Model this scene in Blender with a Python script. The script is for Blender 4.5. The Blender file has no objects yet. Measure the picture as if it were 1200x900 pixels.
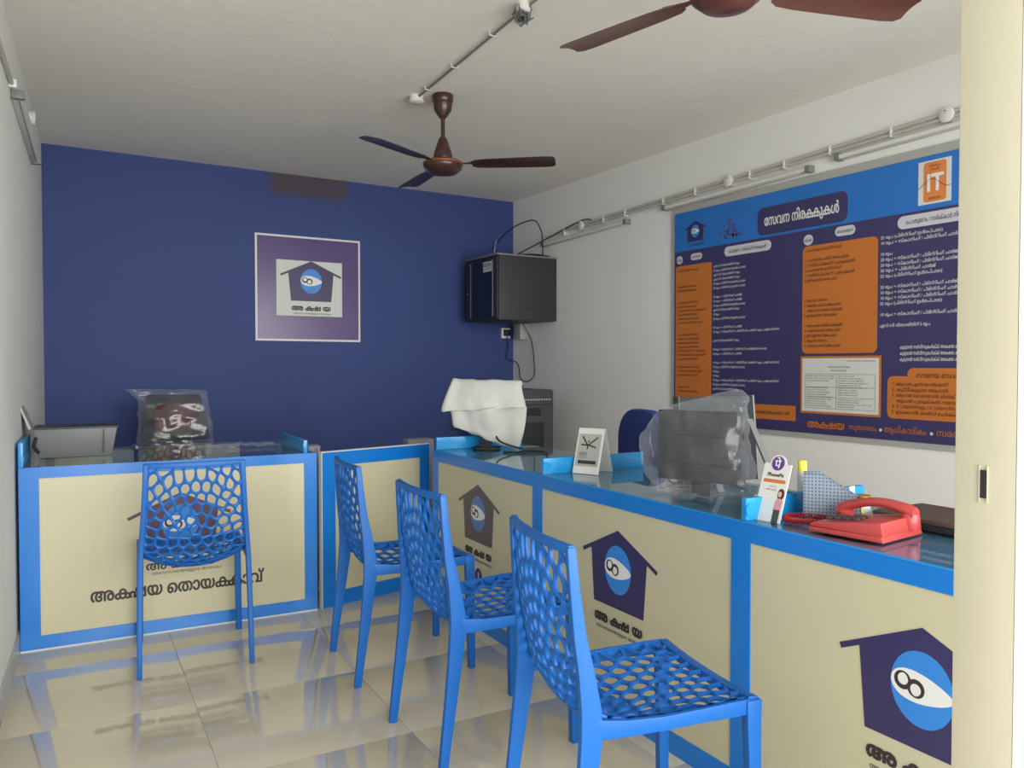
import bpy, bmesh, math, random
from mathutils import Vector, Matrix, noise
from mathutils.geometry import delaunay_2d_cdt

sc = bpy.context.scene
COL = sc.collection
R = math.radians
random.seed(7)

# ------------------------------------------------------------------ camera
cam = bpy.data.cameras.new('camera'); cam_o = bpy.data.objects.new('camera', cam); COL.objects.link(cam_o)
cam.sensor_fit = 'HORIZONTAL'; cam.sensor_width = 36; cam.lens = 930 / 1200 * 36; cam.clip_start = 0.02
cam_o.location = (0, 0, 1.22)
cam_o.rotation_euler = (math.pi/2 - 0.02394, 0, -0.54782)
sc.camera = cam_o

# ------------------------------------------------------------------ daylight and exposure
world = bpy.data.worlds.new('overcast_sky'); sc.world = world; world.use_nodes = True
bg = world.node_tree.nodes['Background']; bg.inputs[0].default_value = (0.93, 0.97, 1.0, 1); bg.inputs[1].default_value = 1.0
def area(name, loc, rot, sx, sy, power, color=(1, .99, .965)):
    l = bpy.data.lights.new(name, 'AREA'); l.shape = 'RECTANGLE'; l.size = sx; l.size_y = sy
    l.energy = power; l.color = color
    o = bpy.data.objects.new(name, l); COL.objects.link(o); o.location = loc; o.rotation_euler = rot
    return o
# daylight through the shop front: glazing right of the door, and the open door itself
area('street_daylight', (1.5, -2.2, 1.45), (R(93), 0, 0), 5.0, 2.6, 415)
sc.view_settings.view_transform = 'Standard'; sc.view_settings.look = 'None'
sc.view_settings.exposure = 0.0; sc.view_settings.gamma = 1; sc.view_settings.use_curve_mapping = False
sc.cycles.use_denoising = True
sc.cycles.max_bounces = 10; sc.cycles.diffuse_bounces = 5; sc.cycles.transparent_max_bounces = 16

# ------------------------------------------------------------------ materials
def srgb(r, g, b):
    f = lambda c: (c/255/12.92) if c/255 <= 0.04045 else ((c/255+0.055)/1.055)**2.4
    return (f(r), f(g), f(b), 1)
def mat(name, col, rough=0.5, metal=0.0, spec=0.5, noise_amt=0.0, noise_scale=8.0, bump=0.0, bump_scale=60.0, coat=0.0):
    m = bpy.data.materials.new(name); m.use_nodes = True
    nt = m.node_tree; b = nt.nodes['Principled BSDF']
    b.inputs['Base Color'].default_value = col; b.inputs['Roughness'].default_value = rough
    b.inputs['Metallic'].default_value = metal; b.inputs['Specular IOR Level'].default_value = spec
    b.inputs['Coat Weight'].default_value = coat
    tc = nt.nodes.new('ShaderNodeTexCoord')
    n = nt.nodes.new('ShaderNodeTexNoise'); n.inputs['Scale'].default_value = noise_scale; n.inputs['Detail'].default_value = 4
    nt.links.new(tc.outputs['Object'], n.inputs['Vector'])
    mx = nt.nodes.new('ShaderNodeMix'); mx.data_type = 'RGBA'
    k = max(noise_amt, 0.02)
    mx.inputs[6].default_value = (col[0]*(1-k), col[1]*(1-k), col[2]*(1-k), 1)
    mx.inputs[7].default_value = (min(1, col[0]*(1+k)), min(1, col[1]*(1+k)), min(1, col[2]*(1+k)), 1)
    nt.links.new(n.outputs[0], mx.inputs[0]); nt.links.new(mx.outputs[2], b.inputs['Base Color'])
    if bump > 0:
        n2 = nt.nodes.new('ShaderNodeTexNoise'); n2.inputs['Scale'].default_value = bump_scale; n2.inputs['Detail'].default_value = 3
        nt.links.new(tc.outputs['Object'], n2.inputs['Vector'])
        bp = nt.nodes.new('ShaderNodeBump'); bp.inputs['Strength'].default_value = bump; bp.inputs['Distance'].default_value = 0.01
        nt.links.new(n2.outputs[0], bp.inputs['Height']); nt.links.new(bp.outputs[0], b.inputs['Normal'])
    return m
def glass_mat(name, tint=(0.9, 0.97, 0.95, 1), rough=0.01, ior=1.5, strength=1.0):
    m = bpy.data.materials.new(name); m.use_nodes = True; nt = m.node_tree; nt.nodes.clear()
    out = nt.nodes.new('ShaderNodeOutputMaterial'); t = nt.nodes.new('ShaderNodeBsdfTransparent'); g = nt.nodes.new('ShaderNodeBsdfGlossy')
    t.inputs[0].default_value = tint; g.inputs['Roughness'].default_value = rough; g.inputs[0].default_value = (.95, .97, 1, 1)
    f = nt.nodes.new('ShaderNodeFresnel'); f.inputs[0].default_value = ior
    mul = nt.nodes.new('ShaderNodeMath'); mul.operation = 'MULTIPLY'; mul.inputs[1].default_value = strength
    mix = nt.nodes.new('ShaderNodeMixShader')
    geo = nt.nodes.new('ShaderNodeNewGeometry'); inv = nt.nodes.new('ShaderNodeMath'); inv.operation = 'SUBTRACT'; inv.inputs[0].default_value = 1.0
    m2 = nt.nodes.new('ShaderNodeMath'); m2.operation = 'MULTIPLY'      # reflect once, on the outer face of the sheet
    nt.links.new(geo.outputs['Backfacing'], inv.inputs[1]); nt.links.new(inv.outputs[0], m2.inputs[0]); nt.links.new(mul.outputs[0], m2.inputs[1])
    nt.links.new(f.outputs[0], mul.inputs[0]); nt.links.new(m2.outputs[0], mix.inputs[0]); nt.links.new(t.outputs[0], mix.inputs[1]); nt.links.new(g.outputs[0], mix.inputs[2])
    nt.links.new(mix.outputs[0], out.inputs[0])
    return m
def plastic_film(name, white=(0.72, 0.76, 0.80, 1), body=0.035, gloss=0.035, scale=7.0):
    """thin crumpled clear polythene: mostly see-through, milky in folds, with sharp highlights"""
    m = bpy.data.materials.new(name); m.use_nodes = True; nt = m.node_tree; nt.nodes.clear()
    N = nt.nodes.new; L = nt.links.new
    out = N('ShaderNodeOutputMaterial'); t = N('ShaderNodeBsdfTransparent'); d = N('ShaderNodeBsdfDiffuse'); g = N('ShaderNodeBsdfGlossy')
    d.inputs[0].default_value = white; g.inputs['Roughness'].default_value = 0.18
    tc = N('ShaderNodeTexCoord'); n = N('ShaderNodeTexNoise'); n.inputs['Scale'].default_value = scale; n.inputs['Detail'].default_value = 5; n.inputs['Distortion'].default_value = 1.2
    L(tc.outputs['Object'], n.inputs['Vector'])
    bp = N('ShaderNodeBump'); bp.inputs['Strength'].default_value = 0.45; bp.inputs['Distance'].default_value = 0.015
    L(n.outputs[0], bp.inputs['Height']); L(bp.outputs[0], g.inputs['Normal'])
    r = N('ShaderNodeMapRange'); r.inputs[1].default_value = 0.42; r.inputs[2].default_value = 0.68; r.inputs[3].default_value = body*0.5; r.inputs[4].default_value = body*1.9
    L(n.outputs[0], r.inputs[0])
    lw = N('ShaderNodeLayerWeight'); lw.inputs[0].default_value = 0.35
    ad = N('ShaderNodeMath'); ad.operation = 'ADD'; ad.use_clamp = True
    ml = N('ShaderNodeMath'); ml.operation = 'MULTIPLY'; ml.inputs[1].default_value = 0.14
    L(lw.outputs['Facing'], ml.inputs[0]); L(ml.outputs[0], ad.inputs[0]); L(r.outputs[0], ad.inputs[1])
    m1 = N('ShaderNodeMixShader'); L(ad.outputs[0], m1.inputs[0]); L(t.outputs[0], m1.inputs[1]); L(d.outputs[0], m1.inputs[2])
    m2 = N('ShaderNodeMixShader'); m2.inputs[0].default_value = gloss; L(m1.outputs[0], m2.inputs[1]); L(g.outputs[0], m2.inputs[2])
    L(m2.outputs[0], out.inputs[0])
    return m

M = {}
M['plaster'] = mat('white_plaster', srgb(230, 230, 226), 0.85, spec=0.2, noise_amt=0.03, noise_scale=2.5, bump=0.12, bump_scale=30)
M['ceiling'] = mat('ceiling_plaster', srgb(232, 230, 220), 0.9, spec=0.15, noise_amt=0.035, noise_scale=1.6, bump=0.25, bump_scale=16)
M['skirt'] = mat('skirting_tile', srgb(178, 176, 166), 0.25)
M['jamb'] = mat('cream_door_paint', srgb(190, 184, 160), 0.4, noise_amt=0.02)
M['band'] = mat('blue_vinyl_band', srgb(18, 118, 205), 0.28, spec=0.5)
M['panel'] = mat('cream_laminate', srgb(197, 191, 158), 0.35, noise_amt=0.015)
M['divider'] = mat('bright_blue_acrylic', srgb(30, 145, 212), 0.25)
M['chair'] = mat('blue_moulded_plastic', srgb(22, 94, 172), 0.42, spec=0.3)
M['greychair'] = mat('grey_moulded_plastic', srgb(92, 98, 100), 0.4)
M['glass'] = glass_mat('counter_glass')
M['deck'] = mat('dark_desk_laminate', srgb(84, 124, 160), 0.35, noise_amt=0.15, noise_scale=5)
M['inner'] = mat('plywood_inside', srgb(90, 84, 74), 0.7)
M['white'] = mat('white_plastic', srgb(214, 214, 208), 0.4)
M['whiteprint'] = mat('white_print', srgb(226, 226, 222), 0.4)
M['dark'] = mat('dark_plastic', srgb(40, 43, 47), 0.6, spec=0.3)
M['darkgrey'] = mat('dark_grey_metal', srgb(60, 64, 68), 0.5)
M['black'] = mat('black_cable', srgb(22, 23, 26), 0.5)
M['cabinet'] = mat('black_powder_coat', srgb(44, 47, 52), 0.5)
M['cabglass'] = mat('smoked_glass_door', srgb(24, 34, 48), 0.12)
M['midgrey'] = mat('mid_grey_metal', srgb(118, 120, 118), 0.45)
M['lightgrey'] = mat('light_grey_paint', srgb(168, 168, 162), 0.5)
M['pipe'] = mat('pvc_conduit', srgb(186, 184, 174), 0.45)
M['tube'] = mat('batten_white', srgb(190, 188, 180), 0.4)
M['fan'] = mat('brown_fan_enamel', srgb(60, 38, 34), 0.28, spec=0.5)
M['fan_light'] = mat('copper_brown_enamel', srgb(92, 54, 48), 0.3)
M['fan_gold'] = mat('copper_trim', srgb(160, 96, 70), 0.3, metal=0.7)
M['logo'] = mat('logo_indigo', srgb(54, 46, 90), 0.4)
M['logo_plum'] = mat('logo_plum', srgb(86, 52, 72), 0.4)
M['logo_brown'] = mat('logo_muted_brown', srgb(92, 80, 86), 0.4)  # greyer, browner house tone for the emblem on the first counter panel
M['logo_blue'] = mat('logo_sky_blue', srgb(52, 132, 214), 0.4)
M['logo_blue_muted'] = mat('logo_muted_blue', srgb(82, 120, 178), 0.4)  # greyer blue for the disc of that same emblem
M['ink'] = mat('dark_ink', srgb(52, 44, 44), 0.5)
M['posterpurple'] = mat('poster_purple', srgb(84, 66, 118), 0.25, noise_amt=0.12, noise_scale=3)
M['navy'] = mat('board_navy', srgb(60, 56, 98), 0.35)
M['header'] = mat('board_blue', srgb(40, 112, 192), 0.35)
M['orange'] = mat('board_orange', srgb(192, 112, 46), 0.4)
M['orangelogo'] = mat('logo_orange', srgb(216, 128, 68), 0.4)
M['pill'] = mat('pill_grey', srgb(196, 196, 204), 0.4)
M['paper'] = mat('paper', srgb(206, 210, 204), 0.6)
M['foam'] = mat('white_foam_sheet', srgb(188, 189, 183), 0.55, bump=0.15, bump_scale=9)
M['officeblue'] = mat('navy_chair_fabric', srgb(40, 62, 128), 0.8, bump=0.3, bump_scale=300)
M['maroon'] = mat('maroon_fabric', srgb(84, 46, 50), 0.8)
M['red'] = mat('red_phone_plastic', srgb(178, 66, 64), 0.35)
M['reddark'] = mat('dark_red_cord', srgb(150, 30, 34), 0.4)
M['keys'] = mat('phone_keys', srgb(70, 62, 64), 0.5)
M['purple'] = mat('purple_badge', srgb(98, 52, 138), 0.4)
M['pink'] = mat('pink_shirt_print', srgb(200, 140, 150), 0.5)
M['skin'] = mat('skin_print', srgb(206, 164, 140), 0.5)
M['gold'] = mat('gold_lid', srgb(206, 160, 70), 0.3, metal=0.8)
M['yellow'] = mat('yellow_pack', srgb(232, 216, 60), 0.4)
M['laptop'] = mat('dark_brown_cover', srgb(84, 70, 62), 0.5)
M['carton'] = mat('grey_carton', srgb(150, 148, 156), 0.7)
M['pinkwire'] = mat('pink_wire', srgb(190, 110, 100), 0.5)
M['film'] = plastic_film('clear_polythene')
M['film_thin'] = plastic_film('thin_polythene', body=0.05, gloss=0.06, scale=7)
M['ground'] = mat('outside_paving', srgb(170, 166, 158), 0.8, noise_amt=0.08)
M['metal'] = mat('brushed_steel', srgb(150, 152, 156), 0.3, metal=0.8)

def wall_blue():
    m = mat('royal_blue_paint', srgb(56, 72, 126), 0.62, spec=0.3, noise_amt=0.05, noise_scale=2.0, bump=0.06, bump_scale=40)
    nt = m.node_tree; N = nt.nodes.new; L = nt.links.new
    b = nt.nodes['Principled BSDF']; src = b.inputs['Base Color'].links[0].from_socket
    tc = N('ShaderNodeTexCoord'); sp = N('ShaderNodeSeparateXYZ'); L(tc.outputs['Object'], sp.inputs[0])
    def box(axis, c, h, soft):
        a = N('ShaderNodeMath'); a.operation = 'SUBTRACT'; a.inputs[1].default_value = c; L(sp.outputs[axis], a.inputs[0])
        q = N('ShaderNodeMath'); q.operation = 'ABSOLUTE'; L(a.outputs[0], q.inputs[0])
        r = N('ShaderNodeMapRange'); r.inputs[1].default_value = h+soft; r.inputs[2].default_value = h-soft; r.inputs[3].default_value = 0; r.inputs[4].default_value = 1; L(q.outputs[0], r.inputs[0]); return r.outputs[0]
    bx, bz = box(0, 1.86, 0.30, 0.035), box(2, 2.60, 0.10, 0.03)
    mu = N('ShaderNodeMath'); mu.operation = 'MULTIPLY'; L(bx, mu.inputs[0]); L(bz, mu.inputs[1])
    mu2 = N('ShaderNodeMath'); mu2.operation = 'MULTIPLY'; mu2.inputs[1].default_value = 0.9; L(mu.outputs[0], mu2.inputs[0])
    mx = N('ShaderNodeMix'); mx.data_type = 'RGBA'; L(mu2.outputs[0], mx.inputs[0]); L(src, mx.inputs[6]); mx.inputs[7].default_value = srgb(76, 66, 72)
    L(mx.outputs[2], b.inputs['Base Color'])
    return m
M['blue_wall'] = wall_blue()
def floor_mat():
    m = mat('beige_vitrified_tile', srgb(196, 187, 166), 0.07, spec=0.5, noise_amt=0.05, noise_scale=3, coat=0.6)
    m.node_tree.nodes['Principled BSDF'].inputs['Coat Roughness'].default_value = 0.03
    return m
M['tile'] = floor_mat()
M['grout'] = mat('tile_grout', srgb(165, 156, 138), 0.8)
def perforated():
    m = mat('perforated_grey_metal', srgb(122, 134, 148), 0.45)
    nt = m.node_tree; N = nt.nodes.new; L = nt.links.new; b = nt.nodes['Principled BSDF']; src = b.inputs['Base Color'].links[0].from_socket
    tc = N('ShaderNodeTexCoord')
    sc_ = N('ShaderNodeVectorMath'); sc_.operation = 'SCALE'; sc_.inputs['Scale'].default_value = 1/0.0095; L(tc.outputs['UV'], sc_.inputs[0])
    fr = N('ShaderNodeVectorMath'); fr.operation = 'FRACTION'; L(sc_.outputs[0], fr.inputs[0])
    di = N('ShaderNodeVectorMath'); di.operation = 'DISTANCE'; di.inputs[1].default_value = (.5, .5, 0); L(fr.outputs[0], di.inputs[0])
    lt = N('ShaderNodeMath'); lt.operation = 'LESS_THAN'; lt.inputs[1].default_value = 0.27; L(di.outputs['Value'], lt.inputs[0])
    mx = N('ShaderNodeMix'); mx.data_type = 'RGBA'; L(lt.outputs[0], mx.inputs[0]); L(src, mx.inputs[6]); mx.inputs[7].default_value = srgb(70, 80, 92)
    L(mx.outputs[2], b.inputs['Base Color']); return m
M['perf'] = perforated()

# ------------------------------------------------------------------ builders
class MB:
    def __init__(s): s.v = []; s.f = []
    def add(s, vs, fs):
        n = len(s.v); s.v += [tuple(v) for v in vs]; s.f += [tuple(i+n for i in f) for f in fs]; return s
    def box(s, x0, x1, y0, y1, z0, z1):
        return s.add([(x0,y0,z0),(x1,y0,z0),(x1,y1,z0),(x0,y1,z0),(x0,y0,z1),(x1,y0,z1),(x1,y1,z1),(x0,y1,z1)],
                     [(0,3,2,1),(4,5,6,7),(0,1,5,4),(1,2,6,5),(2,3,7,6),(3,0,4,7)])
    def prism(s, pts, y0, y1):           # polygon in x-z, extruded along y (front at y0)
        n = len(pts); vs = [(x, y0, z) for x, z in pts] + [(x, y1, z) for x, z in pts]
        a = sum(pts[i][0]*pts[(i+1) % n][1]-pts[(i+1) % n][0]*pts[i][1] for i in range(n))
        idx = list(range(n)) if a > 0 else list(range(n))[::-1]
        fs = [tuple(idx), tuple(i+n for i in idx[::-1])]
        for k in range(n):
            i, j = idx[k], idx[(k+1) % n]; fs.append((j, i, i+n, j+n))
        return s.add(vs, fs)
    def loft(s, rings, cap=True, closed=True):
        m = len(rings[0]); vs = [p for r in rings for p in r]; fs = []
        for i in range(len(rings)-1):
            for j in range(m if closed else m-1):
                k = (j+1) % m; fs.append((i*m+j, i*m+k, (i+1)*m+k, (i+1)*m+j))
        if cap and closed: fs.append(tuple(range(m))[::-1]); fs.append(tuple((len(rings)-1)*m+j for j in range(m)))
        return s.add(vs, fs)
    def lathe(s, prof, c=(0, 0), n=28, cap=True):   # prof (r, z)
        rings = [[(c[0]+max(r, 1e-4)*math.cos(2*math.pi*j/n), c[1]+max(r, 1e-4)*math.sin(2*math.pi*j/n), z) for j in range(n)] for r, z in prof]
        return s.loft(rings, cap)
    def tube(s, pts, r, n=8, cap=True):
        pts = [Vector(p) for p in pts]; rings = []
        up = Vector((0, 0, 1)); prev = None
        for i, p in enumerate(pts):
            d = (pts[min(i+1, len(pts)-1)]-pts[max(i-1, 0)]).normalized()
            if prev is None:
                a = d.cross(up); a = d.cross(Vector((1, 0, 0))) if a.length < 1e-3 else a
            else: a = prev - d*prev.dot(d)
            a.normalize(); prev = a; b = d.cross(a)
            rr = r[i] if isinstance(r, (list, tuple)) else r
            rings.append([p+(a*math.cos(2*math.pi*j/n)+b*math.sin(2*math.pi*j/n))*rr for j in range(n)])
        return s.loft(rings, cap)
    def disc(s, cx, cz, rx, rz, y0, y1, n=36):
        return s.prism([(cx+rx*math.cos(2*math.pi*k/n), cz+rz*math.sin(2*math.pi*k/n)) for k in range(n)], y0, y1)
    def build(s, name, m, parent=None, smooth=False, bevel=0.0, loc=None, kind=None, uv=False):
        me = bpy.data.meshes.new(name); me.from_pydata(s.v, [], s.f); me.materials.append(m)
        bm = bmesh.new(); bm.from_mesh(me); bmesh.ops.recalc_face_normals(bm, faces=bm.faces)
        if bevel > 0:
            bmesh.ops.remove_doubles(bm, verts=bm.verts, dist=1e-5)
            es = [e for e in bm.edges if len(e.link_faces) == 2 and e.calc_face_angle(0) > 0.6]
            bmesh.ops.bevel(bm, geom=es, offset=bevel, segments=2, affect='EDGES', profile=0.6, clamp_overlap=True)
        if uv:
            ul = bm.loops.layers.uv.new('uv')
            for f in bm.faces:
                n = f.normal; ax = max(range(3), key=lambda i: abs(n[i]))
                for l in f.loops:
                    c = l.vert.co; l[ul].uv = ((c.y, c.z) if ax == 0 else (c.x, c.z) if ax == 1 else (c.x, c.y))
        bm.to_mesh(me); bm.free()
        if smooth or bevel > 0:
            me.polygons.foreach_set('use_smooth', [True]*len(me.polygons))
            me.set_sharp_from_angle(angle=R(35))
        o = bpy.data.objects.new(name, me); COL.objects.link(o)
        if parent: o.parent = parent
        if loc: o.location = loc
        if kind: o['kind'] = kind
        return o
def tag(o, label, cat, group=None):
    o['label'] = label; o['category'] = cat
    if group: o['group'] = group
    return o
def thing(name, label, cat, loc=(0, 0, 0), rz=0.0, group=None):
    o = bpy.data.objects.new(name, None); COL.objects.link(o); o.location = loc; o.rotation_euler = (0, 0, rz); o.empty_display_size = 0.1
    return tag(o, label, cat, group)
def struct(o): o['kind'] = 'structure'; return o
def copy_tree(o, parent=None):
    c = o.copy(); COL.objects.link(c)
    if parent: c.parent = parent
    for ch in list(o.children): copy_tree(ch, c)
    return c
def rrect(x0, x1, z0, z1, r, n=5):
    pts = []
    for cx, cz, a in ((x1-r, z1-r, 0), (x0+r, z1-r, 90), (x0+r, z0+r, 180), (x1-r, z0+r, 270)):
        for k in range(n+1):
            t = R(a+90*k/n); pts.append((cx+r*math.cos(t), cz+r*math.sin(t)))
    return pts

# ------------------------------------------------------------------ lettering (Blender's own fonts, filled outline by outline)
_g = {}
_tc = bpy.data.curves.new('glyph', 'FONT'); _tc.fill_mode = 'NONE' if hasattr(_tc, 'fill_mode') else _tc.fill_mode; _tc.resolution_u = 3
_to = bpy.data.objects.new('glyph', _tc); COL.objects.link(_to)
def _loops(s):
    _tc.body = s; bpy.context.view_layer.update()
    me = _to.evaluated_get(bpy.context.evaluated_depsgraph_get()).to_mesh()
    adj = {}
    for e in me.edges:
        a, b = e.vertices; adj.setdefault(a, []).append(b); adj.setdefault(b, []).append(a)
    co = [v.co.copy() for v in me.vertices]; _to.evaluated_get(bpy.context.evaluated_depsgraph_get()).to_mesh_clear()
    seen = set(); out = []
    for st in range(len(co)):
        if st in seen or st not in adj: continue
        lp = [st]; seen.add(st); cur = st
        while True:
            nx = [q for q in adj[cur] if q not in seen]
            if not nx: break
            cur = nx[0] if len(lp) > 1 else min(nx); seen.add(cur); lp.append(cur)
        out.append([(co[i].x, co[i].y) for i in lp])
    return out
def _area(p): return 0.5*sum(p[i][0]*p[(i+1) % len(p)][1]-p[(i+1) % len(p)][0]*p[i][1] for i in range(len(p)))
def _inside(pt, poly):
    x, y = pt; c = False
    for i in range(len(poly)):
        x1, y1 = poly[i]; x2, y2 = poly[(i+1) % len(poly)]
        if (y1 > y) != (y2 > y) and x < (x2-x1)*(y-y1)/(y2-y1)+x1: c = not c
    return c
_I0 = None
def glyph(ch, off=0.0):
    global _I0
    if (ch, off) in _g: return _g[(ch, off)]
    _tc.offset = off
    if _I0 is None: _I0 = min(x for l in _loops('I') for x, y in l)
    lps = _loops(ch) if ch != ' ' else []
    full = _loops(ch+'I'); adv = min(x for x, y in full[-1])-_I0+off
    lps = [l for l in lps if len(l) > 2]
    tris = []
    if lps:
        co = []; ed = []
        for l in lps:
            n0 = len(co); co += [Vector(p) for p in l]; ed += [(n0+i, n0+(i+1) % len(l)) for i in range(len(l))]
        vo, _e, fo_, *_ = delaunay_2d_cdt(co, ed, [], 0, 1e-6)
        keep = []
        for f in fo_:
            x = sum(vo[i].x for i in f)/len(f); y = sum(vo[i].y for i in f)/len(f); w = 0
            for l in lps:
                x1, y1 = l[-1]
                for x2, y2 in l:
                    if (y1 > y) != (y2 > y) and x < (x2-x1)*(y-y1)/(y2-y1)+x1: w += 1 if y2 > y1 else -1
                    x1, y1 = x2, y2
            if w: keep.append(tuple(f))
        tris.append(([(q.x, q.y) for q in vo], keep))
    _g[(ch, off)] = (tris, adv); return _g[(ch, off)]
def text(mb, s, x, z, size, y=-0.0015, width=None, align='L', italic=0.0, dx=0.13, bold=0.0):
    """'~' pulls the next letter back to join a conjunct"""
    pen = 0; items = []; off = 0.0
    for ch in s:
        if ch == '~': pen -= dx; continue
        t, a = glyph(ch, off); items.append((t, pen)); pen += a
    kx = size if not width else width/pen
    tot = pen*kx; x0 = x-(tot/2 if align == 'C' else tot if align == 'R' else 0)
    shifts = [(0, 0)] if not bold else [(-bold, 0), (bold, 0), (0, bold), (0, -bold), (-.7*bold, .7*bold), (.7*bold, -.7*bold), (.7*bold, .7*bold), (-.7*bold, -.7*bold)]
    lay = 0
    for sx, sz in shifts:
        for i, (t, p) in enumerate(items):
            for k, (vs, fs) in enumerate(t):
                yy = y-.00005*(lay*2+(i % 2))
                mb.add([(x0+(p+vx)*kx+sx, yy, z+vy*size+sz) for vx, vy in vs], [tuple(f) for f in fs])
        lay += 1
    return tot
def flatmesh(mb, name, m, parent):
    me = bpy.data.meshes.new(name); me.from_pydata(mb.v, [], mb.f); me.materials.append(m)
    o = bpy.data.objects.new(name, me); COL.objects.link(o); o.parent = parent; return o

# ------------------------------------------------------------------ the room
WX = lambda Y: -0.054+0.0698*(Y-3.93)
LA = math.atan(0.0698)
H = 2.66
struct(MB().add([(WX(.44)-.15,.44,0),(WX(.44),.44,0),(WX(6.02),6.02,0),(WX(6.02)-.15,6.02,0),(WX(.44)-.15,.44,H),(WX(.44),.44,H),(WX(6.02),6.02,H),(WX(6.02)-.15,6.02,H)],
       [(0,3,2,1),(4,5,6,7),(0,1,5,4),(1,2,6,5),(2,3,7,6),(3,0,4,7)]).build('wall_left', M['plaster']))
struct(MB().box(-.1, 3.835, 6.02, 6.17, 0, H).build('wall_back', M['blue_wall']))
struct(MB().box(3.685, 3.835, .44, 6.02, 0, H).build('wall_right', M['plaster']))
struct(MB().box(-.6, 3.9, .3, 6.2, H, H+.12).build('ceiling', M['ceiling']))
struct(MB().box(WX(.44)-.15, 3.685, .441, .507, 2.35, H).box(3.4, 3.685, .441, .507, 0, 2.35).build('wall_front', M['plaster']))
# skirting strip along the left wall
bl = MB(); t = .012
bl.add([(WX(.5),.5,0),(WX(.5)+t,.5,0),(WX(6)+t,6,0),(WX(6),6,0),(WX(.5),.5,.08),(WX(.5)+t,.5,.08),(WX(6)+t,6,.08),(WX(6),6,.08)],
       [(0,3,2,1),(4,5,6,7),(0,1,5,4),(1,2,6,5),(2,3,7,6),(3,0,4,7)])
struct(bl.build('baseboard_left', M['skirt']))
# door frame post beside the camera, with the latch keeper slot; the glazed front goes on to its right
post = struct(MB().box(.9, .97, .441, .507, 0, 2.35).build('door_1', M['jamb'], bevel=.002))
MB().box(.8985, .9005, .470, .4785, 1.073, 1.104).build('latch_slot', M['black'], post)
MB().box(.8980, .9000, .4695, .4705, 1.068, 1.109).box(.8980, .9000, .4780, .4790, 1.068, 1.109).build('keeper_plate', M['jamb'], post)
MB().box(.9, .97, .437, .4405, 0, 2.35).build('overexposed_face', mat('overexposed_white', srgb(240, 240, 238), .4), post)  # white layer paints the daylight overexposure onto the post's street face
win = struct(MB().box(.97, 3.4, .45, .50, 0, .08).box(.97, 3.4, .45, .50, 2.28, 2.35).box(2.15, 2.2, .45, .50, .08, 2.28).build('window_1', M['jamb']))
wg = glass_mat('shop_front_glass', (1, 1, 1, 1))
MB().box(.97, 2.15, .472, .478, .08, 2.28).build('pane', wg, win)
MB().box(2.2, 3.4, .472, .478, .08, 2.28).build('pane', wg, win)
struct(MB().box(-6, 9, -8, .3, -.2, -.02).build('ground_outside', M['ground']))

# floor: bed plus 60 cm tiles, each its own piece
fl = struct(MB().box(-.5, 3.8, .3, 6.1, -.06, -.0035).build('floor', M['grout']))
ang = -R(2.3); ux, uy = (math.cos(ang), math.sin(ang)), (-math.sin(ang), math.cos(ang))
P = .6; ox, oy = 1.10, 3.0
tmesh = None
for i in range(-4, 6):
    for j in range(-6, 7):
        cx = ox+(i+.5)*P*ux[0]+(j+.5)*P*uy[0]; cy = oy+(i+.5)*P*ux[1]+(j+.5)*P*uy[1]
        if not (-.55 < cx < 4.0 and .15 < cy < 6.3): continue
        if tmesh is None:
            o = MB().box(-P/2+.0007, P/2-.0007, -P/2+.0007, P/2-.0007, -.02, 0).build('tile', M['tile'], fl, bevel=.0006); tmesh = o.data
        else:
            o = bpy.data.objects.new('tile', tmesh); COL.objects.link(o); o.parent = fl
        o.location = (cx, cy, 0); o.rotation_euler = (0, 0, ang)

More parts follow.
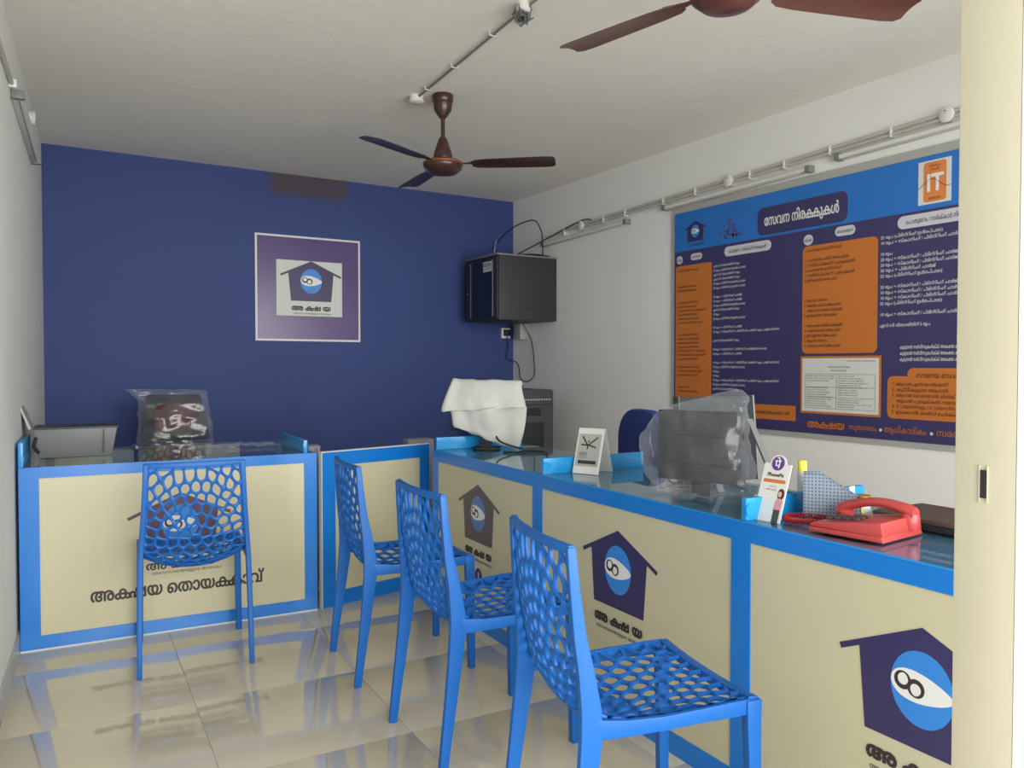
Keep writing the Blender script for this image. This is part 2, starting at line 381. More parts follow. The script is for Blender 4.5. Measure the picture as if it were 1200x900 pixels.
# ------------------------------------------------------------------ the emblem: gabled house, blue disc, white eye and curl
def emblem(parent, cx, z0, s, mh, mb_, label=True, dy=-.0012, word=True, disc_rx=1.0, eye=True):
    """cx: centre, z0: house base; s: house width"""
    hp = MB()
    hp.prism([(cx-.445*s, z0), (cx+.445*s, z0), (cx+.5*s, z0+.625*s), (cx, z0+.85*s), (cx-.5*s, z0+.625*s)], dy, dy+.0008)
    hp.prism([(cx, z0+.865*s), (cx+.672*s, z0+.562*s), (cx+.655*s, z0+.522*s), (cx, z0+.815*s), (cx-.655*s, z0+.522*s), (cx-.672*s, z0+.562*s)], dy-.0002, dy+.0007)
    o = hp.build('emblem_house', mh, parent)
    MB().disc(cx, z0+.43*s, .235*s, .267*s, dy-.0008, dy-.0003).build('emblem_disc', mb_, o)
    e = []
    n = 36
    for k in range(n):
        a = 2*math.pi*k/n; x = .232*math.cos(a); zz = .105*math.sin(a)*(1-.35*math.cos(a)); e.append((cx+(x)*s, z0+(.435+zz-.05*x)*s))
    MB().prism(e, dy-.0013, dy-.0009).build('emblem_eye', M['whiteprint'], o)
    c = MB()
    def ring(px, pz, r0, r1, a0, a1, off):
        m = 22; inn = []; out_ = []
        for k in range(m+1):
            a = R(a0+(a1-a0)*k/m); wd = (r1-r0)*(0.35+.65*math.sin(math.pi*k/m))
            out_.append((px+r1*math.cos(a), pz+r1*math.sin(a))); inn.append((px+(r1-wd)*math.cos(a), pz+(r1-wd)*math.sin(a)))
        for k in range(m):
            c.add([(out_[k][0], off, out_[k][1]), (out_[k+1][0], off, out_[k+1][1]), (inn[k+1][0], off, inn[k+1][1]), (inn[k][0], off, inn[k][1])], [(0, 1, 2, 3)])
    zc = z0+.44*s; r = .066*s
    ring(cx-.140*s, zc+.016*s, r*.5, r, 80, 440, dy-.0016)
    ring(cx-.040*s, zc-.014*s, r*.5, r, -100, 260, dy-.0017)
    flatmesh(c, 'emblem_curl', M['ink'], o)
    if word:
        tx = MB(); text(tx, 'അ ക~ഷ യ', cx, z0-.20*s, .15*s, dy-.0004, width=.86*s, align='C', bold=.0022*s/.28)
        flatmesh(tx, 'lettering', M['ink'], parent)
        tx = MB(); text(tx, 'അവസരങ~ങളുെട ജാലകം', cx+.02*s, z0-.285*s, .055*s, dy-.0004, width=.84*s, align='C')
        flatmesh(tx, 'tagline', M['ink'], parent)

def band_frame(mb, x0, x1, z0, z1, w, wl=None, wr=None, wt=None, wb=None):
    wl = w if wl is None else wl; wr = w if wr is None else wr; wt = w if wt is None else wt; wb = w if wb is None else wb
    mb.box(x0, x1, -.004, .0, z1-wt, z1); mb.box(x0, x1, -.004, 0, z0, z0+wb)
    mb.box(x0, x0+wl, -.004, 0, z0+wb, z1-wt); mb.box(x1-wr, x1, -.004, 0, z0+wb, z1-wt)

# ------------------------------------------------------------------ left counter
L = thing('service_counter', 'short cream and blue counter standing against the left wall, lettered with the office name', 'counter', (-.040, 3.93, 0), R(-3.2))
LW = 1.26
MB().box(0, LW, 0, .02, 0, .7785).build('front_panel', M['panel'], L)
f = MB(); band_frame(f, 0, LW, 0, .785, .065, wl=.075, wr=.062, wt=.048, wb=.062); f.build('blue_border', M['band'], L)
MB().box(0, .02, .02, .82, 0, .7785).build('side_panel', M['band'], L)
MB().box(LW-.022, LW, .02, .82, 0, .7785).build('side_panel', M['band'], L)
MB().box(-.001, LW, -.006, -.004, -.0, .006).build('edge_trim', M['white'], L)
MB().box(.0, LW, .0005, .82, .779, .785).build('glass_top', M['glass'], L)
for x0, x1, hh in ((.0, .018, .105), (LW-.062, LW-.044, .062)):
    d = MB().box(x0, x1, .0, .50, .786, .786+hh).build('divider', M['divider'], L, bevel=.001)
    c = x1 if x0 == 0 else x0
    MB().lathe([(.016, 0), (.016, .004)], n=20).build('glass_clip', M['divider'], d, loc=(c+(.018 if x0 == 0 else -.018)*0, .012, .786+.034)).rotation_euler = (0, R(90 if x0 == 0 else -90), 0)
emblem(L, .632, .350, .33, M['logo_plum'], M['logo_blue'], dy=-.0012, word=False)
tx = MB(); text(tx, 'അ ക~ഷ യ', .635, .292, .05, -.0012, width=.30, align='C', bold=.0015); flatmesh(tx, 'lettering', M['ink'], L)
tx = MB(); text(tx, 'അവസരങ~ങളുെട ജാലകം', .66, .268, .019, -.0012, width=.30, align='C'); flatmesh(tx, 'tagline', M['ink'], L)
tx = MB(); text(tx, 'അക~ഷയ െതായക~കാവ്', .262, .178, .078, -.0012, width=.735, bold=.0022)
flatmesh(tx, 'lettering', M['ink'], L)

# ------------------------------------------------------------------ swing gate between the counters
G = thing('counter_gate', 'low cream and blue swing gate between the left counter and the long counter', 'gate', (1.245, 3.862, 0), math.atan2(.115, .555))
GW = .665
MB().box(0, GW, 0, .022, .0, .781).build('gate_panel', M['panel'], G)
f = MB(); band_frame(f, 0, GW, 0, .782, .07, wl=.075, wr=.062, wt=.07, wb=.075); f.build('blue_border', M['band'], G)
MB().box(-.0, GW, -.005, .023, .782, .787).box(-.004, 0, -.005, .023, 0, .787).build('edge_trim', M['white'], G)

# ------------------------------------------------------------------ long right counter
RA = math.atan2(-.99927, -.0383)
C = thing('long_counter', 'long cream and blue counter along the right side with three emblem panels', 'counter', (1.785, 3.68, 0), RA)
S0, S1 = -.03, 3.25
bays = [(-.03, 1.02), (1.02, 2.125), (2.125, 3.25)]
for i, (a, b) in enumerate(bays):
    MB().box(a, b, 0, .02, .0, .7785).build('front_panel', M['panel'], C)
f = MB(); f.box(S0, S1, -.004, 0, .728, .785); f.build('top_band', M['band'], C)
MB().box(S0, S1, -.004, 0, 0, .068).build('bottom_band', M['band'], C)
for a, b in ((-.03, .035), (.983, 1.057), (2.09, 2.162), (3.19, 3.25)): MB().box(a, b, -.004, 0, .068, .728).build('stile', M['band'], C)
MB().box(S0, S1, -.0055, -.004, .781, .785).build('edge_trim', M['divider'], C)
MB().box(S0, S1, .02, .55, .757, .7785).build('desk_top', M['deck'], C)
MB().box(S0, S0+.02, .02, .55, 0, .757).build('side_panel', M['band'], C)
MB().box(S1-.02, S1, .02, .55, 0, .757).build('side_panel', M['band'], C)
for a, b in bays:
    MB().box(a+.004, b-.004, .0005, .55, .7795, .7855).build('glass_top', M['glass'], C)
for s in (0.0, 1.045, 2.125):
    d = MB().box(s, s+.018, .0, .50, .786, .848).build('divider', M['divider'], C, bevel=.001)
    MB().lathe([(.018, 0), (.018, .004)], n=20).build('glass_clip', M['divider'], d, loc=(s+.018, .014, .816)).rotation_euler = (0, R(90), 0)
    if s > 2: MB().box(s+.0182, s+.0188, .43, .455, .80, .850).build('tape', M['white'], d)
emblem(C, .485, .400, .31, M['logo_brown'], M['logo_blue_muted'])
emblem(C, 1.553, .378, .315, M['logo'], M['logo_blue'])
emblem(C, 2.668, .362, .32, M['logo'], M['logo_blue'])
k = MB().disc(.49, .245, .036, .036, -.0016, -.0006).build('number_badge', M['navy'], C)
tx = MB(); text(tx, '1', .49, .228, .05, -.0022, align='C', bold=.001); flatmesh(tx, 'numeral', M['whiteprint'], k)

def toW(s, d, z=0):      # long-counter frame -> world
    ca, sa = math.cos(RA), math.sin(RA)
    return (1.785+s*ca-d*sa, 3.68+s*sa+d*ca, z)
GT = .7858

# ------------------------------------------------------------------ web chairs
def catmull(P_, t):
    n = len(P_)-1; x = t*n; i = min(int(x), n-1); u = x-i
    p = [Vector(P_[max(0, min(n, i+k))]) for k in (-1, 0, 1, 2)]
    return 0.5*((2*p[1])+(p[2]-p[0])*u+(2*p[0]-5*p[1]+4*p[2]-p[3])*u*u+(3*p[1]-p[0]-3*p[2]+p[3])*u**3)
PC = [(-.232, .822), (-.228, .72), (-.215, .62), (-.196, .52), (-.163, .435), (-.10, .396), (-.01, .398), (.08, .42), (.16, .436), (.232, .442)]
PE = [(-.212, .822), (-.205, .72), (-.192, .62), (-.175, .54), (-.158, .475), (-.10, .452), (-.01, .445), (.08, .447), (.16, .452), (.232, .452)]
HWK = [.172, .176, .180, .186, .192, .196, .200, .202, .203, .203]
_L = 0.0; _prev = None
for k in range(101):
    q = catmull(PC, k/100)
    if _prev is not None: _L += (q-_prev).length
    _prev = q
CL = _L; CWD = .38
def surf(u, v):
    t = max(0., min(1., v)); c = catmull(PC, t); e = catmull(PE, t); x = abs(u)**2.2
    i = min(int(t*9), 8); hw = HWK[i]+(HWK[i+1]-HWK[i])*(t*9-i)
    q = c.lerp(e, x); return Vector((u*hw, q.x, q.y))
def surfN(u, v):
    e = .004; a = surf(min(1, u+e), v)-surf(max(-1, u-e), v); b = surf(u, min(1, v+e))-surf(u, max(0, v-e)); n = a.cross(b); return n.normalized()
def clip(poly, p, n):     # keep side (q-p).n <= 0
    out = []; m = len(poly)
    for i in range(m):
        a, b = poly[i], poly[(i+1) % m]; da = (a[0]-p[0])*n[0]+(a[1]-p[1])*n[1]; db = (b[0]-p[0])*n[0]+(b[1]-p[1])*n[1]
        if da <= 0: out.append(a)
        if da*db < 0: t = da/(da-db); out.append((a[0]+(b[0]-a[0])*t, a[1]+(b[1]-a[1])*t))
    return out
def web_cells():
    rnd = random.Random(3); sites = []
    c0 = (0, .27)
    for k in range(0, 20):
        r = .004+.040*k; n = max(1, round(2*math.pi*r/.0415))
        for j in range(n):
            a = 2*math.pi*(j+(k % 2)*.5)/n+math.pi/2
            x = c0[0]+r*math.cos(a)*1.05+rnd.uniform(-.0045, .0045); y = c0[1]+r*math.sin(a)*.95+rnd.uniform(-.0045, .0045)
            if abs(x) < CWD/2-.004 and .008 < y < CL-.008: sites.append((x, y))
    X0, X1, Y0, Y1 = -CWD/2, CWD/2, 0, CL
    cells = []
    hw = .0042
    for i, s in enumerate(sites):
        nb = [q for j, q in enumerate(sites) if j != i and abs(q[0]-s[0]) < .13 and abs(q[1]-s[1]) < .13]
        res = []
        for off in (0, hw):
            poly = [(X0+off, Y0+off), (X1-off, Y0+off), (X1-off, Y1-off), (X0+off, Y1-off)]
            for q in nb:
                dx, dy = q[0]-s[0], q[1]-s[1]; l = math.hypot(dx, dy); n = (dx/l, dy/l)
                poly = clip(poly, (s[0]+dx/2-n[0]*off, s[1]+dy/2-n[1]*off), n)
                if len(poly) < 3: break
            res.append(poly)
        if len(res[0]) >= 3: cells.append((s, res[0], res[1]))
    return cells
def chaikin(p):
    o = []
    for i in range(len(p)):
        a, b = p[i], p[(i+1) % len(p)]
        o.append((a[0]*.75+b[0]*.25, a[1]*.75+b[1]*.25)); o.append((a[0]*.25+b[0]*.75, a[1]*.25+b[1]*.75))
    return o
def rayhit(c, a, poly):
    dx, dy = math.cos(a), math.sin(a); best = None
    for i in range(len(poly)):
        p, q = poly[i], poly[(i+1) % len(poly)]; ex, ey = q[0]-p[0], q[1]-p[1]; den = dx*ey-dy*ex
        if abs(den) < 1e-12: continue
        t = ((p[0]-c[0])*ey-(p[1]-c[1])*ex)/den; s = ((p[0]-c[0])*dy-(p[1]-c[1])*dx)/den
        if t > 0 and -1e-6 <= s <= 1+1e-6 and (best is None or t < best): best = t
    return (c[0]+dx*best, c[1]+dy*best) if best else None
def web_parts():
    back, seat = MB(), MB()
    def S(p, off):
        u, v = p[0]/(CWD/2), p[1]/CL; q = surf(u, v); n = surfN(u, v); return q+n*off
    T = .006
    for s, out, inn in web_cells():
        mb = back if s[1] < CL*.47 else seat
        if len(inn) < 3 or abs(_area(inn)) < 3e-5:
            n = len(out); mb.add([S(p, T*.8) for p in out]+[S(p, -T*.8) for p in out], [tuple(range(n)), tuple(range(2*n-1, n-1, -1))]); continue
        cx = sum(p[0] for p in inn)/len(inn); cy = sum(p[1] for p in inn)/len(inn)
        ic = chaikin(inn)
        angs = [math.atan2(p[1]-cy, p[0]-cx) for p in out]+[math.atan2((p[1]+q[1])/2-cy, (p[0]+q[0])/2-cx) for p, q in zip(out, out[1:]+out[:1])]
        angs = sorted(angs); A, B = [], []
        for a in angs:
            p, q = rayhit((cx, cy), a, out), rayhit((cx, cy), a, ic)
            if p and q: A.append(p); B.append(q)
        n = len(A)
        if n < 3: continue
        vs = [S(p, T) for p in A]+[S(p, T*.55) for p in B]+[S(p, -T*.55) for p in B]+[S(p, -T) for p in A]
        fs = []
        for k in range(3):
            for j in range(n): fs.append((k*n+j, k*n+(j+1) % n, (k+1)*n+(j+1) % n, (k+1)*n+j))
        mb.add(vs, fs)
    return back, seat
BACKW, SEATW = web_parts()
def sweep(pts, wx, dirs=None):
    """rectangular bar; pts = (x, y, z, depth) with depth measured across the path in the y-z plane"""
    rings = []
    for i, (x, y, z, d) in enumerate(pts):
        a = pts[max(i-1, 0)]; b = pts[min(i+1, len(pts)-1)]; ty, tz = b[1]-a[1], b[2]-a[2]; l = math.hypot(ty, tz); ny, nz = -tz/l, ty/l
        rings.append([(x-wx/2, y-ny*d/2, z-nz*d/2), (x+wx/2, y-ny*d/2, z-nz*d/2), (x+wx/2, y+ny*d/2, z+nz*d/2), (x-wx/2, y+ny*d/2, z+nz*d/2)])
    return MB().loft(rings)
def make_chair(m, label, group=None):
    t = thing('web_chair', label, 'chair', group=group)
    ob = []
    for nm, mb in (('backrest', BACKW), ('seat', SEATW)):
        o = mb.build(nm, m, t, smooth=True); ob.append(o)
    for sx in (-1, 1):
        rear = [(sx*.180, -.214, .832, .020), (sx*.184, -.207, .74, .024), (sx*.189, -.197, .64, .030), (sx*.195, -.184, .56, .038), (sx*.200, -.175, .48, .048), (sx*.203, -.176, .42, .050), (sx*.205, -.185, .34, .044), (sx*.207, -.200, .22, .037), (sx*.208, -.216, .10, .031), (sx*.209, -.228, 0, .027)]
        sweep(rear, .019).build('leg', m, t, bevel=.004)
        front = [(sx*.203, .232, .452, .040), (sx*.203, .232, .40, .038), (sx*.204, .234, .30, .034), (sx*.206, .236, .15, .030), (sx*.208, .238, 0, .026)]
        sweep(front, .026).build('leg', m, t, bevel=.004)
        rail = [(sx*.204, -.165, .440, .045), (sx*.205, -.09, .434, .036), (sx*.206, 0, .432, .032), (sx*.206, .10, .435, .032), (sx*.205, .18, .436, .036), (sx*.204, .232, .437, .034)]
        sweep(rail, .014).build('seat_rail', m, t, bevel=.003)
    n = 14
    rr = []
    for k in range(n+1):
        u = -1+2*k/n; q = surf(u, 0); x = u*.186
        rr.append([(x, q.y-.009, .816), (x, q.y+.009, .816), (x, q.y+.008, .836), (x, q.y-.008, .836)])
    MB().loft(rr).build('top_rail', m, t, bevel=.003)
    rr = []
    for k in range(n+1):
        u = -1+2*k/n; q = surf(u, 1); x = u*.205
        rr.append([(x, .222, q.z-.016), (x, .248, q.z-.020), (x, .250, q.z+.004), (x, .222, q.z+.006)])
    MB().loft(rr).build('front_rail', m, t, bevel=.003)
    return t
chair = make_chair(M['chair'], 'blue web chair seen from behind, drawn up to the left counter')
chair.location = (.588, 3.56, 0); chair.rotation_euler = (0, 0, R(-6.2))
for (x, y, a, lab) in ((1.300, 3.030, -96, 'blue web chair in front of the gate, farthest of the row facing the long counter'),
                       (1.268, 2.284, -92.5, 'blue web chair in the middle of the row facing the long counter'),
                       (1.230, 1.505, -102, 'blue web chair nearest the camera, facing the long counter')):
    c = copy_tree(chair); c.location = (x, y, 0); c.rotation_euler = (0, 0, R(a)); c['label'] = lab
for c in [o for o in COL.objects if o.name.startswith('web_chair')]: c['group'] = 'blue web chairs for visitors'
gc = make_chair(M['greychair'], 'grey web chair behind the left counter, seen through its glass top')
gc.location = (.735, 5.02, 0); gc.rotation_euler = (0, 0, R(176)); gc.scale = (1, 1, .87)

# ------------------------------------------------------------------ ceiling fans
def make_fan(label, m, mt, angles):
    t = thing('ceiling_fan', label, 'ceiling fan', group='ceiling fans')
    MB().lathe([(.030, 0), (.055, -.004), (.058, -.02), (.052, -.045), (.050, -.047), (.046, -.085), (.022, -.12), (.016, -.128)]).build('canopy', m, t, smooth=True)
    MB().lathe([(.011, -.11), (.011, -.26)], n=14).build('downrod', m, t, smooth=True)
    mo = MB().lathe([(.014, -.225), (.022, -.235), (.034, -.27), (.048, -.31), (.052, -.335), (.05, -.345), (.09, -.352), (.103, -.362), (.106, -.378), (.100, -.395), (.072, -.418), (.03, -.426), (.0, -.427)], n=40).build('motor', m, t, smooth=True)
    MB().lathe([(.104, -.360), (.1075, -.364), (.1075, -.371), (.104, -.374)], n=40, cap=False).build('trim_ring', mt, mo, smooth=True)
    for a in angles:
        # blade along +x in its own frame, a real aerofoil plate with pitch
        b = MB(); prof = [(.155, .030), (.18, .048), (.24, .056), (.40, .062), (.54, .066), (.585, .062), (.60, .045)]
        rings = []
        pit = R(-9)
        for x, w in prof:
            r = []
            for k in range(-3, 4):
                y = w*k/3; r.append((x, y*math.cos(pit), y*math.sin(pit)+.006*(1-(k/3)**2)-.372+.0012))
            for k in range(3, -4, -1):
                y = w*k/3; r.append((x, y*math.cos(pit), y*math.sin(pit)+.006*(1-(k/3)**2)-.372-.0012))
            rings.append(r)
        b.loft(rings); o = b.build('blade', m, t, smooth=True); o.rotation_euler = (0, 0, a)
        br = MB().prism([(.09, -.008), (.13, -.010), (.20, -.03), (.215, 0), (.20, .03), (.13, .010), (.09, .008)], 0, .004)
        br.v = [(x, z, -.366-y+.0) for x, y, z in br.v]
        q = br.build('blade_bracket', m, o)
    return t
A = lambda d: R(90-d)
f1 = make_fan('dark brown ceiling fan farther in, before the blue wall', M['fan'], M['fan_gold'], [A(128), A(-117), A(5.5)])
f1.location = (1.905, 3.83, H)
f2 = make_fan('reddish brown ceiling fan at the top edge, nearest the camera', M['fan_light'], M['fan_gold'], [A(-13), A(109.5), A(-132)])
f2.location = (1.715, 1.635, H)
tag(MB().tube([(1.805, 3.915, H-.03), (1.84, 3.90, H-.045), (1.87, 3.88, H-.02), (1.90, 3.87, H-.008), (1.93, 3.85, H-.012), (1.94, 3.84, H-.03)], .0022, 6).build('fan_wire', M['pinkwire'], smooth=True),
    'thin pink wire looping from the ceiling box to the fan canopy', 'wire')

# ------------------------------------------------------------------ conduits, boxes, tube lights
def junction_box(loc, axis, label, r=.032):
    t = thing('junction_box', label, 'junction box', loc, 0, 'round white junction boxes')
    prof = [(r, 0), (r, .022), (r*1.08, .024), (r*1.08, .032), (r*.8, .038), (.0, .039)]
    a = MB().lathe(prof[:3], n=24).build('box_body', M['white'], t, smooth=True)
    b = MB().lathe(prof[2:], n=24).build('box_lid', M['white'], t, smooth=True)
    c = MB().lathe([(.004, .036), (.004, .041)], (r*.5, 0), 8).build('screw', M['midgrey'], b)
    t.rotation_euler = {'x-': (0, R(-90), 0), 'z-': (R(180), 0, 0), 'x+': (0, R(90), 0)}[axis]
    return t
junction_box((1.795, 3.925, H), 'z-', 'round white junction box on the ceiling beside the farther fan', .038)
RX = 3.685
cp = [(RX-.02, 5.45, 2.265), (RX-.02, 4.975, 2.305), (RX-.02, 3.466, 2.352), (RX-.02, 2.12, 2.392), (RX-.02, .6, 2.44)]
cd = thing('conduit_run', 'long twin white conduit rising along the right wall above the board', 'conduit', (0, 0, 0))
MB().tube(cp, .009, 10).build('pipe', M['pipe'], cd, smooth=True)
MB().tube([(x, y, z-.024) for x, y, z in cp[1:]], .009, 10).build('pipe', M['pipe'], cd, smooth=True)
def zc(y):
    for a, b in zip(cp, cp[1:]):
        if b[1] <= y <= a[1]: t_ = (a[1]-y)/(a[1]-b[1]); return a[2]+(b[2]-a[2])*t_
    return 2.3
sd = None
for y in (5.2, 4.7, 4.45, 4.05, 3.75, 3.3, 3.05, 2.75, 2.4, 1.8, 1.3):
    if sd is None: sd = MB().box(-.032, 0, -.006, .006, -.038, .013).build('saddle_clip', M['white'], cd, bevel=.003); o = sd
    else: o = sd.copy(); COL.objects.link(o)
    o.location = (RX, y, zc(y))
for y, lab in ((4.975, 'round white junction box on the right wall nearest the network cabinet'), (3.466, 'round white junction box on the right wall above the board title'), (2.12, 'round white junction box on the right wall beside the door post')):
    junction_box((RX, y, zc(y)-.01), 'x-', lab, .034)
def tube_light(y0, y1, z0, z1, x, label, m=M['tube'], right=True):
    t = thing('tube_light', label, 'tube light', (x, y0, z0), 0, 'unlit tube lights')
    d = Vector((0, y1-y0, z1-z0)); ln = d.length
    t.rotation_euler = d.to_track_quat('X', 'Z').to_euler()
    k = t.rotation_euler.to_matrix() @ Vector((0, 1, 0))
    s = 1 if (k.x > 0) == (not right) else -1     # away from the wall
    lo, hi = (0, .024) if s > 0 else (-.024, 0)
    MB().box(0, ln, lo, hi, -.015, .015).build('batten', m, t, bevel=.002)
    MB().tube([(.02, s*.036, 0), (ln-.02, s*.036, 0)], .0125, 12).build('lamp_tube', M['white'], t, smooth=True)
    MB().box(-.008, .022, min(0, s*.05), max(0, s*.05), -.018, .018).build('end_cap', M['midgrey'], t, bevel=.002)
    MB().box(ln-.022, ln+.008, min(0, s*.05), max(0, s*.05), -.018, .018).build('end_cap', M['midgrey'], t, bevel=.002)
    return t
tube_light(5.50, 4.42, 2.215, 2.243, RX, 'unlit tube light on the right wall nearest the network cabinet')
tube_light(4.03, 2.87, 2.270, 2.290, RX, 'unlit tube light on the right wall above the left part of the board')
tube_light(2.70, 1.55, 2.312, 2.335, RX, 'unlit tube light on the right wall reaching the door post')
tl = tube_light(4.007, 5.109, 2.372, 2.338, 0, 'unlit tube light on the left wall near the ceiling', M['tube'], right=False)
tl.location.x = WX(4.007)+.001; tl.rotation_euler.z -= LA
junction_box((WX(4.9)+.002, 4.915, 2.52), 'x+', 'round white junction box on the left wall above the tube light', .036)
cl = thing('conduit_pipe', 'thin white conduit on the left wall running toward the camera', 'conduit', (0, 0, 0))
MB().tube([(WX(y)+.012, y, z) for y, z in ((4.05, 2.39), (3.4, 2.395), (2.2, 2.40))], .009).build('pipe', M['pipe'], cl, smooth=True)
MB().box(WX(3.93), WX(3.93)+.03, 3.92, 3.94, 2.375, 2.41).build('saddle_clip', M['white'], cl, bevel=.003)
cc = thing('conduit_pipe', 'grey conduit crossing the ceiling to the farther fan', 'conduit', (0, 0, 0))
MB().tube([(1.795, 3.90, H-.011), (1.72, 2.75, H-.011), (1.70, 2.2, H-.011)], .006).build('pipe', M['midgrey'], cc, smooth=True)
for k in (.12, .42, .78):
    MB().box(-.020, .020, -.003, .003, -.019, -.014).box(-.020, -.015, -.003, .003, -.014, 0).box(.015, .020, -.003, .003, -.014, 0).build('saddle_clip', M['white'], cc, bevel=.001, loc=(1.795-.075*k, 3.9-1.15*k, H))
bl_ = MB(); rr_ = random.Random(5)
for k in range(15):
    a = rr_.uniform(0, 6.28); pts = []
    for j in range(7): pts.append((1.715+.05*math.cos(a+j*.9)*rr_.uniform(.4, 1), 2.73+.06*math.sin(a+j*1.1)*rr_.uniform(.4, 1), H-.010-.05*rr_.random()))
    bl_.tube(pts, .0032, 5)
tag(bl_.build('wire_bundle', M['midgrey'], smooth=True), 'tangled grey wire ends bunched on the ceiling conduit', 'wires')
junction_box((1.70, 2.70, H), 'z-', 'round ceiling junction box half hidden by the tangled wires', .026)

# ------------------------------------------------------------------ poster on the blue wall
Pz = thing('wall_poster', 'square purple poster with a house and eye emblem on the blue wall', 'poster', (1.444, 6.02, 1.402))
MB().box(0, .814, -.006, 0, 0, .797).build('white_border', M['white'], Pz)
MB().box(.015, .799, -.0075, -.006, .015, .782).build('purple_sheet', M['posterpurple'], Pz)
MB().box(.155, .665, -.009, -.0075, .192, .612).build('white_card', M['paper'], Pz)
emblem(Pz, .42, .306, .353, M['logo'], M['logo_blue'], dy=-.0105)
tag(MB().lathe([(.008, 0), (.008, .006), (.0, .007)], n=10).build('wall_peg', M['black'], loc=(1.95, 6.02, 2.245)), 'tiny black peg in the blue wall above the poster', 'peg').rotation_euler = (R(90), 0, 0)

# ------------------------------------------------------------------ price board on the right wall
B = thing('price_board', 'large navy board of service charges with orange columns on the right wall', 'board', (RX, 3.945, 0), R(-90))
BX = 3.945      # world Y of the board's left edge; local x = BX - Y
BZ0, BZ1, BWd = .845, 2.215, 2.55
MB().box(-.035, BWd+.03, -.010, 0, BZ0-.03, BZ1+.045).build('backing_frame', M['lightgrey'], B)
MB().box(0, BWd, -.014, -.010, BZ0, BZ1).build('navy_sheet', M['navy'], B)
MB().box(0, BWd, -.0148, -.014, 1.962, BZ1).build('header_band', M['header'], B)
hp = MB().prism(rrect(.70, 1.30, 1.975, 2.135, .04), -.0160, -.0148).build('title_plate', M['navy'], B)
tx = MB(); text(tx, 'േസവന നിരക~കുകൾ', 1.0, 2.028, .082, -.0168, width=.50, align='C', bold=.001); flatmesh(tx, 'lettering', M['whiteprint'], hp)
emblem(B, .19, 2.015, .15, M['logo'], M['logo_blue'], dy=-.0160, word=False)
tx = MB(); text(tx, 'അ ക~ഷ യ', .20, 1.985, .03, -.0156, width=.14, align='C'); flatmesh(tx, 'lettering', M['logo'], B)
# faded red state emblem: soft cluster of dots under a small pillar
se = MB()
for k in range(70):
    a = random.uniform(0, math.pi); r = random.uniform(.2, 1)
    se.disc(.48+.10*math.cos(a)*r, 2.0+.085*math.sin(a)*r, .006, .006, -.0156, -.0149, 6)
se.disc(.48, 2.10, .014, .03, -.0158, -.0149, 12)
se.build('red_crest', mat('faded_crest_red', srgb(96, 72, 130), .5), B)
it = MB().box(1.685, 1.845, -.0160, -.0148, 1.985, 2.19).build('mission_card', M['paper'], B)
MB().prism(rrect(1.712, 1.822, 1.995, 2.182, .014), -.0168, -.0160).build('orange_field', M['orangelogo'], it)
tx = MB(); text(tx, 'IT', 1.767, 2.045, .115, -.0178, width=.085, align='C', bold=.003)
flatmesh(tx, 'lettering', M['whiteprint'], it)
tx = MB(); text(tx, 'KERALA', 1.767, 2.158, .016, -.0174, align='C'); text(tx, 'STATE', 1.767, 2.14, .016, -.0174, align='C'); text(tx, 'MISSION', 1.767, 2.005, .016, -.0174, align='C')
flatmesh(tx, 'small_lettering', M['ink'], it)
wv = MB(); pts = [(1.685+.16*k/24, -.0186, 2.08+.022*math.sin(k/24*6.2-1.0)) for k in range(25)]; wv.tube(pts, .0010, 5); wv.build('wave_line', M['ink'], it)
pills = [(.02, .075, 1.882, 1.935, 'ക്രമ'), (.15, .25, 1.895, 1.938, 'േസവനങ~ങൾ'), (.44, .80, 1.885, 1.945, 'പൊതുജനം / സർക്കാർ നിരക~കുകൾ'), (1.025, 1.085, 1.878, 1.935, 'ക്രമ'), (1.225, 1.345, 1.900, 1.950, 'േസവനങ~ങൾ'), (1.58, 2.02, 1.885, 1.948, 'പൊതുജനം / സർക്കാർ നിരക~കുകൾ')]
for a, b, z0, z1, s in pills:
    pl = MB().prism(rrect(a, b, z0, z1, (z1-z0)*.48), -.0154, -.014).build('heading_pill', M['pill'], B)
    tx = MB(); text(tx, s.replace('പൊ', 'െപാ'), (a+b)/2, z0+(z1-z0)*.32, (z1-z0)*.5, -.0162, width=(b-a)*.8, align='C'); flatmesh(tx, 'lettering', M['ink'], pl)
MB().prism(rrect(.012, .335, 1.0, 1.868, .02), -.0152, -.014).build('orange_column', M['orange'], B)
MB().prism(rrect(1.02, 1.475, 1.282, 1.872, .03), -.0152, -.014).build('orange_column', M['orange'], B)
MB().box(.012, .98, -.0152, -.014, .905, .99).build('orange_strip', M['orange'], B)
MB().box(1.012, 1.50, -.0152, -.014, .955, 1.268).build('notice_border', M['orange'], B)
nt_ = MB().box(1.024, 1.488, -.0160, -.0152, .967, 1.256).build('typed_notice', M['paper'], B)
fr = MB().prism(rrect(1.535, 2.20, .955, 1.165, .03), -.0152, -.014).prism(rrect(1.64, 2.02, 1.12, 1.205, .03), -.0151, -.0141).build('free_services_box', M['orange'], B)
rt = random.Random(11)
pool = ['10 രൂപ + സ്കാനിംഗ് / പ്രിന്റിംഗ് ചാർജ് 3 രൂപ പേജ് ഒന്നിന്', '50 രൂപ + പ്രിന്റിംഗ് ചാർജ്', '20 രൂപ + സ്കാനിംഗ് / പ്രിന്റിംഗ് ചാർജ് ഉൾെപ്പടെ', 'എസ് സി വിഭാഗത്തിന് 5 രൂപ', '25 രൂപ (പ്രിന്റിംഗ് ഉൾെപ്പടെ)', '10 രൂപ']
